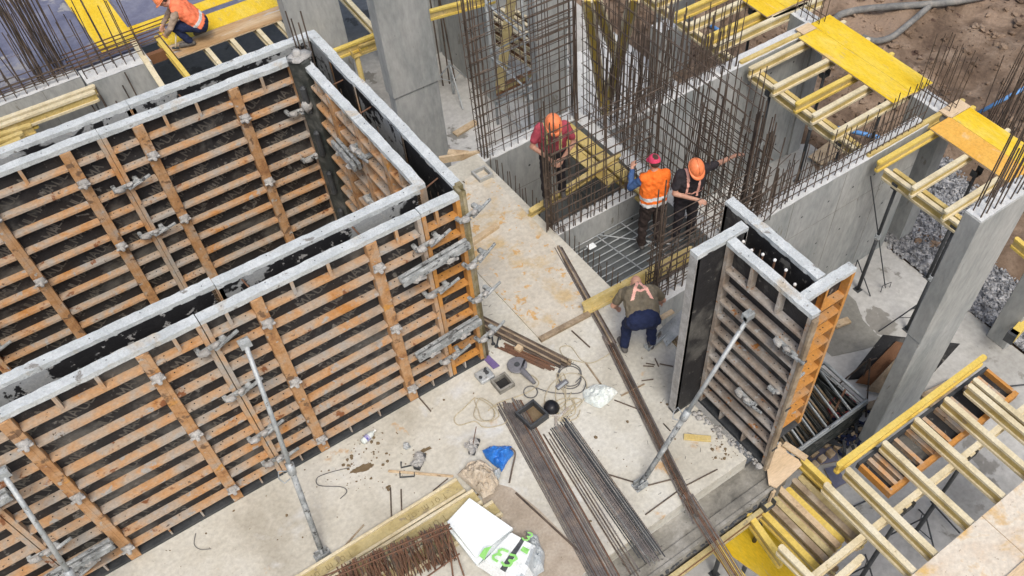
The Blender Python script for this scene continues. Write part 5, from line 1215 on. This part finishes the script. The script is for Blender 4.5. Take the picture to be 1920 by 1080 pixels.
b = MB(); letters(b, 'E3', A(921,1046,.312), ey, ex, .17, .03, 0); letters(b, '3', A(978,1010,.300), ey, ex, .12, .02, 0)
b.prism([tuple(A(*p, .315))[:2] for p in ((898,1042),(908,1028),(922,1024),(914,1036),(908,1050))], .312, .316); b.build('green_print', 'bag_green', t)
crumple('plastic_sheet', 'foil', 'loose crumpled grey plastic film at the right end of the insulation pack', 'plastic sheet', ((985,995),(1008,1005),(1022,1040),(1018,1070),(1000,1085),(995,1040)), 'bag_grey', .2, 12, .02, amp=.1)
# ---- heap of rusty stirrups
t = thing('stirrup_heap', 'heap of rusty square stirrups threaded on bars at the bottom edge', 'stirrups', A(740,1050,.2))
n = 0; p0, p1 = A(632,1075,.42), A(838,990,.48); d = (p1-p0).normalized(); s = Vector((-d.y, d.x, 0))
for u in (-.03,.03): rod('carrier_bar', p0-d*.5+s*u, p1+d*.05+s*u, .011, 'rusty_rebar', t)
for i in range(100):
    u = R_.random()**.9; c = p0.lerp(p1, u)+s*J(.02); a = J(.25); w_ = .13+R_.random()*.06; h = .40+R_.random()*.05
    dirn = (s*math.cos(a)+d*math.sin(a)); tl = Vector((0,0,-1))*math.cos(.5)+(-s)*math.sin(.3)+d*J(.15); tl.normalize()
    q = [c-dirn*w_/2, c+dirn*w_/2, c+dirn*w_/2+tl*h, c-dirn*w_/2+tl*h, c-dirn*w_/2]
    b = MB(); b.tube(q, .0065, 4); b.build('stirrup', 'rusty_rebar' if R_.random() < .8 else 'rebar_steel', t)
for a, c, l in (((838,985,.5),(870,1080,.05),'x'),((838,985,.5),(850,1085,.1),'x'),((800,1082,.2),(862,1038,.25),'x')): rod('leg_bar', A(*a), A(*c), .011, 'rusty_rebar', t)
tag(t, None)
b = MB(); b.prism([tuple(A(*p, -2.99))[:2] for p in ((1540,545),(1578,540),(1605,565),(1618,600),(1645,628),(1668,640),(1620,655),(1560,668),(1530,640))], -2.996, -2.990); S('damp_patch', b, 'damp_concrete')
b = MB(); b.prism([tuple(A(*p, 0))[:2] for p in ((905,925),(925,905),(960,915),(1010,955),(1060,1005),(1110,1060),(1090,1080),(1030,1085),(950,1085),(900,1000))], .0005, .0025); S('sandy_patch', b, 'sandy_patch')
# stains and crumbs on the slab
def stain(label, pts, m='mud_stain', z=.0015):
    b = MB(); P_ = [A(*p, z) for p in pts]; b.add(P_, [tuple(range(len(P_)))[::-1]]); return S('floor_stain', b, m)
def blotch(cu, cv, ru, rv, seed, rot=0, m='mud_stain', n=28, z=.004):
    pts = []
    for i in range(n):
        a = 2*math.pi*i/n; k = .6+.7*abs(noise.noise(Vector((math.cos(a)*1.7+seed, math.sin(a)*1.7, seed))))+R_.random()*.25
        x, y = ru*k*math.cos(a), rv*k*math.sin(a); pts.append((cu+x*math.cos(rot)-y*math.sin(rot), cv+x*math.sin(rot)+y*math.cos(rot)))
    P_ = [A(*p, z) for p in pts]; b = MB(); c = sum(P_, Vector())/n
    b.add([c]+P_, [(0, (i+1)%n+1, i+1) for i in range(n)]); return b
for args in ((678,878,26,7,1,-.35),(792,846,22,4,2,-.45)): S('mud_patch', blotch(*args), 'mud_stain')
b = MB()
for i in range(330):
    k = R_.random()
    if k < .35: u, v = 650+J(60)+R_.random()*60, 860+J(60)
    elif k < .7: u, v = 1360+J(28), 830+J(32)
    else: u, v = 300+R_.random()*1000, 700+R_.random()*350
    p = A(u, v, .003)
    if p.y < 3.5 or (p.y > 6.75 and p.x < 3.5) or p.x > 5.15: continue
    r = .006+R_.random()**3*.02; b.blob(p, r, 6, 4, .4, (1,1,.5), seed=i)
tag(b.build('crumbs', 'mud_stain'), kind='stuff')
b = MB()
for i in range(240):
    u, v = 880+R_.random()*450, 330+R_.random()*600; p = A(u, v, .004)
    if p.x > 5.1 or p.y < 3.5 or p.x < 3.6: continue
    q = p+Vector((J(.06), J(.06), 0)); b.tube([p, q], .003, 3)
tag(b.build('wire_scraps', 'cord_grey'), kind='stuff')
# ================================================================== PEOPLE
def V3(*a): return Vector(a)
def capsule(bm, p, q, r0, r1, n=12):
    p = Vector(p); q = Vector(q); d = q-p
    L = max(d.length, 1e-4); dd = d.normalized() if d.length > 1e-5 else V3(0,0,1); a, b = perp(dd); rings = []
    prof = [(-r0*math.cos(t), r0*math.sin(t)) for t in (0.02,.45,.9,1.35)]+[(L+r1*math.sin(t), r1*math.cos(t)) for t in (.2,.65,1.1,1.55)]
    vs = [[bm.verts.new(p+dd*h+(a*math.cos(2*math.pi*j/n)+b*math.sin(2*math.pi*j/n))*r) for j in range(n)] for h, r in prof]
    for i in range(len(vs)-1):
        for j in range(n): bm.faces.new((vs[i][j], vs[i][(j+1)%n], vs[i+1][(j+1)%n], vs[i+1][j]))
    bm.faces.new(vs[0][::-1]); bm.faces.new(vs[-1])
def ellip(bm, c, f, u, rx, ry, rz):
    """rx across, ry along f, rz along u"""
    s = f.cross(u).normalized(); c = Vector(c)
    r = bmesh.ops.create_uvsphere(bm, u_segments=16, v_segments=10, radius=1)
    for v in r['verts']: v.co = c+s*(v.co.x*rx)+f*(v.co.y*ry)+u*(v.co.z*rz)
def organic(name, fill, mats, parent, voxel=.01, smooth=4, paint=None, folds=0):
    bm = bmesh.new(); fill(bm); me = bpy.data.meshes.new('tmp'); bm.to_mesh(me); bm.free()
    o = bpy.data.objects.new('tmp', me); sc2 = bpy.data.scenes.new('tmp'); sc2.collection.objects.link(o)
    m = o.modifiers.new('r', 'REMESH'); m.mode = 'VOXEL'; m.voxel_size = voxel; m.use_smooth_shade = True
    s = o.modifiers.new('s', 'SMOOTH'); s.iterations = smooth; s.factor = .5
    vl = sc2.view_layers[0]; vl.update(); dg = vl.depsgraph; me2 = bpy.data.meshes.new_from_object(o.evaluated_get(dg))
    bpy.data.objects.remove(o); bpy.data.meshes.remove(me); bpy.data.scenes.remove(sc2); me2.name = name
    if folds:
        import numpy as np
        nv = len(me2.vertices); co = np.empty(nv*3, 'f'); me2.vertices.foreach_get('co', co); co = co.reshape(-1, 3)
        nr = np.array([tuple(v.normal) for v in me2.vertices], 'f'); k = np.zeros(nv, 'f')
        for a_, b_, c_, ph, am in ((31,17,23,.3,.5),(-19,37,41,1.7,.45),(53,-29,33,2.9,.35),(11,61,-47,4.1,.3),(71,23,83,5.0,.2)):
            k += am*np.sin(co[:,0]*a_+co[:,1]*b_+co[:,2]*c_+ph+1.5*np.sin(co[:,2]*13+co[:,0]*9+ph))
        co += nr*(k*folds)[:,None]; me2.vertices.foreach_set('co', co.reshape(-1)); me2.update()
    me2.materials.clear()
    for x in mats: me2.materials.append(MT[x])
    if paint:
        for p in me2.polygons: p.material_index = paint(p.center)
    for p in me2.polygons: p.use_smooth = True
    o = bpy.data.objects.new(name, me2); link(o, parent, MW[parent.name]); return o
def hand(bm, w, d, palm_n, curl=.6, k=1.0):
    """w wrist, d direction of the hand, palm_n palm normal"""
    d = d.normalized(); n = (palm_n-d*palm_n.dot(d)).normalized(); s = d.cross(n).normalized()
    ellip(bm, w+d*.045, d, n, .040*k, .052*k, .017*k)
    for i, L in enumerate((.068,.078,.073,.058)):
        b0 = w+d*.088*k+s*((i-1.5)*.021*k); a1 = curl*.5; a2 = curl*1.2
        m1 = b0+(d*math.cos(a1)+n*math.sin(a1))*L*.5*k; m2 = m1+(d*math.cos(a2)+n*math.sin(a2))*L*.5*k
        capsule(bm, b0-d*.02, m1, .0095*k, .009*k, 8); capsule(bm, m1, m2, .009*k, .0078*k, 8)
    t0 = w+d*.03*k-s*.032*k; t1 = t0+(d*.7-s*.7+n*.3).normalized()*.035*k; t2 = t1+(d*.9-s*.1+n*.45).normalized()*.032*k
    capsule(bm, t0, t1, .013*k, .011*k, 8); capsule(bm, t1, t2, .011*k, .009*k, 8)
def person(label, foot, fwd, J_, shirt, trousers, hat=None, hatm=None, vest=None, vest_paint=None, vest_mats=None, shirt_paint=None, shirt_mats=None,
           hair=None, sleeve='short', shoe='shoe', face=None, curl=(.8,.8), up_head=None, bulk=1.0):
    f = Vector((fwd[0], fwd[1], 0)).normalized(); s = Vector((f.y, -f.x, 0))
    mw = Matrix(((s.x, f.x, 0, foot[0]), (s.y, f.y, 0, foot[1]), (0, 0, 1, foot[2]), (0,0,0,1)))
    t = thing('person', label, 'person', mw=mw)
    j = {k: Vector(v) for k, v in J_.items()}
    hf = (face or Vector((0,1,-.2))).normalized(); hu = up_head or Vector((0,0,1)); hu = (hu-hf*hu.dot(hf)).normalized(); hs = hf.cross(hu).normalized()
    H = j['head']
    sp = (j['neck']-j['pelvis']).normalized(); side = V3(1,0,0); tn = side.cross(sp).normalized()*-1   # tn: front of the chest
    if tn.y < 0 and abs(tn.y) > abs(tn.z): tn = -tn
    B = bulk
    def torso(bm, e=0):
        c = j['chest']; p = j['pelvis']+(sp*.05 if e else sp*.02)
        for q in (-1, 1):
            capsule(bm, p+side*.075*q*B, c+side*.085*q*B, (.105+e)*B, (.105+e)*B)
            capsule(bm, c+side*.08*q*B, j['shL' if q < 0 else 'shR']+(-side*q*.03), (.105+e)*B, .068+e)
        capsule(bm, p, j['neck']-sp*.1, (.115+e)*B, (.11+e)*B)
        capsule(bm, j['shL']*.85+j['shR']*.15, j['shR']*.85+j['shL']*.15, .062+e, .062+e)
    def body(bm):
        torso(bm)
        capsule(bm, j['neck']-sp*.06, H-hu*.04, .062, .052)
        # head: skull, face, jaw, nose, ears
        ellip(bm, H+hu*.02-hf*.012, hf, hu, .077, .098, .105)
        ellip(bm, H-hu*.045+hf*.03, hf, hu, .058, .062, .075)
        ellip(bm, H-hu*.085+hf*.055, hf, hu, .034, .028, .026)
        capsule(bm, H+hf*.085+hu*.012, H+hf*.104-hu*.022, .011, .016, 8)
        capsule(bm, H+hf*.078-hu*.052-hs*.02, H+hf*.078-hu*.052+hs*.02, .011, .011, 8)
        for q in (-1, 1): ellip(bm, H+hs*.078*q-hf*.01-hu*.01, hf, hu, .012, .02, .032)
        for q, a in ((-1,'L'),(1,'R')):
            capsule(bm, j['sh'+a], j['el'+a], .052, .041); capsule(bm, j['el'+a], j['wr'+a], .042, .028)
            hd = (j['wr'+a]-j['el'+a]).normalized()
            hand(bm, j['wr'+a], (hd+V3(0,0,-.15)).normalized(), V3(-q*.6, .2 if q else 0, -.5), curl[0 if q < 0 else 1])
            capsule(bm, j['hip'+a], j['kn'+a], .088, .058); capsule(bm, j['kn'+a], j['an'+a], .058, .04)
            capsule(bm, j['an'+a]-V3(0,0,.03), j['to'+a], .04, .03)
    organic('body', body, ['skin'], t, .0085, 3)
    def tr(bm):
        capsule(bm, j['pelvis']-side*.07, j['pelvis']+side*.07, .125*B, .125*B); capsule(bm, j['pelvis'], j['pelvis']+sp*.10, .13*B, .125*B)
        for a in 'LR':
            capsule(bm, j['hip'+a], j['kn'+a], .108*B, .078); capsule(bm, j['kn'+a], j['an'+a]+(j['kn'+a]-j['an'+a])*.08, .08, .068)
            capsule(bm, j['pelvis'], j['hip'+a], .12*B, .11*B)
    organic('trousers', tr, [trousers], t, .013, 3, folds=.008)
    def sh(bm):
        torso(bm, .014)
        for a in 'LR':
            if sleeve == 'short': capsule(bm, j['sh'+a], j['sh'+a].lerp(j['el'+a], .62), .070, .066)
            else: capsule(bm, j['sh'+a], j['el'+a], .068, .056); capsule(bm, j['el'+a], j['el'+a].lerp(j['wr'+a], .88), .056, .043)
    def frame(c):
        d = c-j['pelvis']; return d.dot(side), d.dot(sp)/(j['neck']-j['pelvis']).length, d.dot(tn)
    organic('shirt', sh, shirt_mats or [shirt], t, .0095, 3, (lambda c: shirt_paint(*frame(c))) if shirt_paint else None, folds=.007)
    if vest:
        def ve(bm): torso(bm, .026)
        organic('safety_vest', ve, vest_mats or [vest], t, .0105, 3, (lambda c: vest_paint(*frame(c))) if vest_paint else None, folds=.007)
    for a in 'LR':
        def bo(bm):
            an, to = j['an'+a], j['to'+a]
            capsule(bm, an-V3(0,0,.02), an+(j['kn'+a]-an)*.18, .055, .06); capsule(bm, an-V3(0,0,.045)-(to-an).normalized()*.04, to+V3(0,0,.0), .045, .042)
        organic('boot', bo, [shoe], t, .012, 2)
    for q in (-1, 1):
        b = MB(); b.blob(H+hf*.076+hs*.032*q+hu*.012, .012, 8, 6, 0, mi=0); b.blob(H+hf*.084+hs*.032*q+hu*.012, .006, 8, 6, 0, mi=1)
        b.build('eye', ['eye_white', 'black_plastic'], t, local=True, smooth=True)
    if hair:
        def ha(bm): ellip(bm, H+hu*.028-hf*.02, hf, hu, .083, .10, .104)
        organic('hair', ha, [hair], t, .01, 2)
    if hat == 'helmet':
        b = MB(); n = 24; C = H+hu*.045-hf*.008; vs = []
        for i in range(8):
            ph = (math.pi/2)*(i/7)
            for k in range(n):
                a = 2*math.pi*k/n; rx, ry, rz = .112, .135, .115
                ridge = 1+.04*math.exp(-(math.cos(a)*3)**2)
                vs.append(C+hs*(math.cos(a)*math.cos(ph)*rx)+hf*(math.sin(a)*math.cos(ph)*ry)+hu*(math.sin(ph)*rz*ridge))
        fs = [(i*n+k, i*n+(k+1)%n, (i+1)*n+(k+1)%n, (i+1)*n+k) for i in range(7) for k in range(n)]
        b.add(vs, fs)
        b.tube([C+hf*(-.11)+hu*.085, C-hf*.05+hu*.118, C+hf*.05+hu*.118, C+hf*.11+hu*.07], .011, 6)
        b.build('helmet_shell', hatm, t, local=True, smooth=True)
        b = MB(); vs = []
        for k in range(n):
            a = 2*math.pi*k/n; fr = max(0, math.sin(a))
            for e in (0, 1):
                rr = e*(.012+.045*fr**2)
                vs.append(C+hs*(math.cos(a)*(.110+rr))+hf*(math.sin(a)*(.133+rr))+hu*(-.004-e*.012))
        b.add(vs, [(2*k, 2*k+1, (2*k+3) % (2*n), (2*k+2) % (2*n)) for k in range(n)])
        o = b.build('brim', hatm, t, local=True, smooth=True); o.modifiers.new('th', 'SOLIDIFY').thickness = .005
    if hat == 'cap':
        b = MB(); n = 20; C = H+hu*.03-hf*.008; vs = []
        for i in range(7):
            ph = (math.pi/2)*(i/6)
            for k in range(n):
                a = 2*math.pi*k/n; vs.append(C+hs*(math.cos(a)*math.cos(ph)*.092)+hf*(math.sin(a)*math.cos(ph)*.112)+hu*(math.sin(ph)*.10))
        b.add(vs, [(i*n+k, i*n+(k+1)%n, (i+1)*n+(k+1)%n, (i+1)*n+k) for i in range(6) for k in range(n)]); b.build('cap_crown', hatm, t, local=True, smooth=True)
        b = MB(); P_ = [C+hs*(math.cos(a)*.085)+hf*(.06+math.sin(a)*.12)-hu*.012 for a in [math.pi*i/10 for i in range(11)]]
        b.add(P_, [tuple(range(11))]); o = b.build('visor', hatm, t, local=True); o.modifiers.new('th', 'SOLIDIFY').thickness = .006
    return t
base = dict(pelvis=(0,0,.95), chest=(0,.02,1.28), neck=(0,.03,1.49), head=(0,.06,1.63), shL=(-.19,.02,1.42), shR=(.19,.02,1.42),
            elL=(-.27,.0,1.14), elR=(.27,.0,1.14), wrL=(-.27,.15,.92), wrR=(.27,.15,.92), hipL=(-.09,0,.9), hipR=(.09,0,.9),
            knL=(-.11,.03,.5), knR=(.11,.03,.5), anL=(-.12,0,.09), anR=(.12,0,.09), toL=(-.14,.16,.05), toR=(.14,.16,.05))
def pose(**k): d = dict(base); d.update(k); return d
def bands(a, b, n):
    if -.02 < b < .12 or .22 < b < .34: return 1
    return 0
tocam = Vector((-.62,-.78))
# 1 worker in red
person('person in a dark red shirt and orange helmet looking down over the far pit', (5.97,8.80,.16), (-.45,-.89),
       pose(chest=(0,.06,1.26), neck=(0,.13,1.45), head=(0,.23,1.55), shL=(-.2,.08,1.38), shR=(.2,.08,1.38), elL=(-.31,.12,1.10), elR=(.31,.12,1.10), wrL=(-.1,.36,1.02), wrR=(.08,.38,1.04), anL=(-.14,.0,.09), anR=(.14,.12,.09), toR=(.17,.27,.05), knR=(.13,.1,.5)),
       'red_cloth', 'black_cloth', 'helmet', 'helmet_orange', shirt_mats=['red_cloth','lime_strip'],
       shirt_paint=lambda a, b, n: 1 if (.08 < abs(a) < .125 and b > .2) else 0, face=Vector((0,.75,-.66)), bulk=1.12)
# 2 worker with orange vest
person('person in a bright orange vest and pink cap seen from behind in the near pit', (6.86,7.44,-.39), (.30,.95),
       pose(elL=(-.33,.14,1.2), wrL=(-.22,.38,1.34), elR=(.26,.16,1.14), wrR=(.06,.40,1.14), head=(0,.09,1.63), knL=(-.13,.04,.5), anL=(-.15,0,.09), anR=(.15,0,.09)),
       'blue_cloth', 'brown_cloth', 'cap', 'cap_pink', vest='vest_orange', vest_mats=['vest_orange','reflect_strip'], vest_paint=bands, sleeve='long', face=Vector((-.1,.9,-.3)), hair='hair', bulk=1.1)
# 3 worker reaching out
person('person in black with an orange helmet, one arm stretched out to the rebar net', (7.28,7.16,-.25), (-.35,-.93),
       pose(chest=(0,.06,1.28), neck=(0,.1,1.46), head=(0,.18,1.58), shL=(-.2,.05,1.41), shR=(.2,.05,1.40), elL=(.50,.10,1.42) if 0 else (-.20,.05,1.2), elR=(.25,.14,1.14), wrR=(-.0,.36,1.12)) | dict(shL=(-.2,.05,1.41), elL=(-.42,.0,1.30), wrL=(-.2,.3,1.12), shR=(.2,.05,1.42), elR=(.47,.02,1.44), wrR=(.70,.03,1.50)) if 0 else
       pose(chest=(0,.06,1.28), neck=(0,.1,1.46), head=(0,.18,1.58), shR=(.2,.05,1.40), shL=(-.2,.05,1.42), elL=(-.48,-.02,1.42), wrL=(-.72,-.04,1.48), elR=(.27,.14,1.13), wrR=(-.02,.34,1.12)),
       'black_cloth', 'black_cloth', 'helmet', 'helmet_orange', shirt_mats=['black_cloth','pink_strip'],
       shirt_paint=lambda a, b, n: 1 if (.075 < abs(a) < .11 and b > .15) or (.30 < b < .36) else 0, face=Vector((0,.8,-.55)), sleeve='short', curl=(1.0,.8), bulk=1.1)
# 4 bending worker
person('bending person with shaved head, olive shirt with pink straps and navy trousers', (5.27,5.80,0), (.50,.86),
       pose(pelvis=(0,-.26,.85), chest=(0,.08,.93), neck=(0,.26,.88), head=(0,.38,.80), shL=(-.22,.16,.90), shR=(.22,.16,.90), elL=(-.34,.18,.64), elR=(.36,.20,.64), wrL=(-.27,.30,.44), wrR=(.38,.36,.43),
            hipL=(-.11,-.26,.81), hipR=(.11,-.26,.81), knL=(-.17,-.03,.49), knR=(.17,-.01,.49), anL=(-.21,-.12,.09), anR=(.18,-.10,.09), toL=(-.25,.05,.05), toR=(.22,.07,.05)),
       'olive_cloth', 'navy_cloth', shirt_mats=['olive_cloth','pink_strip'],
       shirt_paint=lambda a, b, n: 1 if n < .09 and (abs(abs(a)-(.02+.19*abs(b-.95))*1.0) < .022 and b > .36 or (.60 < b < .68 and abs(a) < .09)) else 0,
       face=Vector((0,.35,-.93)), up_head=Vector((0,.9,.35)), curl=(.6,1.1), bulk=1.2)
# 5 crouching worker
person('person in coral vest and orange helmet crouching on the plywood platform with a hammer', (3.05,16.08,.05), (-.86,.35),
       pose(pelvis=(0,-.27,.34), chest=(0,-.07,.62), neck=(0,.07,.78), head=(0,.20,.84), shL=(-.19,.02,.72), shR=(.19,.02,.72), elL=(-.28,.20,.48), elR=(.26,.20,.50), wrL=(-.16,.34,.30), wrR=(.16,.40,.30),
            hipL=(-.1,-.22,.34), hipR=(.1,-.22,.34), knL=(-.15,.18,.42), knR=(.15,.14,.24), anL=(-.13,.0,.09), anR=(.15,-.22,.13), toL=(-.15,.17,.05), toR=(.16,-.08,.05)),
       'tan_cloth', 'navy_cloth', 'helmet', 'helmet_orange', vest='vest_coral', vest_mats=['vest_coral','reflect_strip'], vest_paint=lambda a, b, n: 1 if .12 < b < .22 else 0,
       sleeve='long', face=Vector((0,.7,-.65)), hair='hair', curl=(1.4,1.4), bulk=1.05)
t = thing('hammer', 'hammer in the hand of the crouching worker', 'hammer', (2.7,16.3,.1))
h0 = A(330,62,.36); 
b = MB(); b.tube([h0, h0+Vector((-.12,-.06,-.22))], .014, 8); b.build('handle', 'beam_pale', t, smooth=True)
q = h0+Vector((-.12,-.06,-.22)); b = MB(); b.bar(q+Vector((-.05,.03,0)), q+Vector((.06,-.03,0)), .035, .03); b.build('head', 'dark_steel', t)
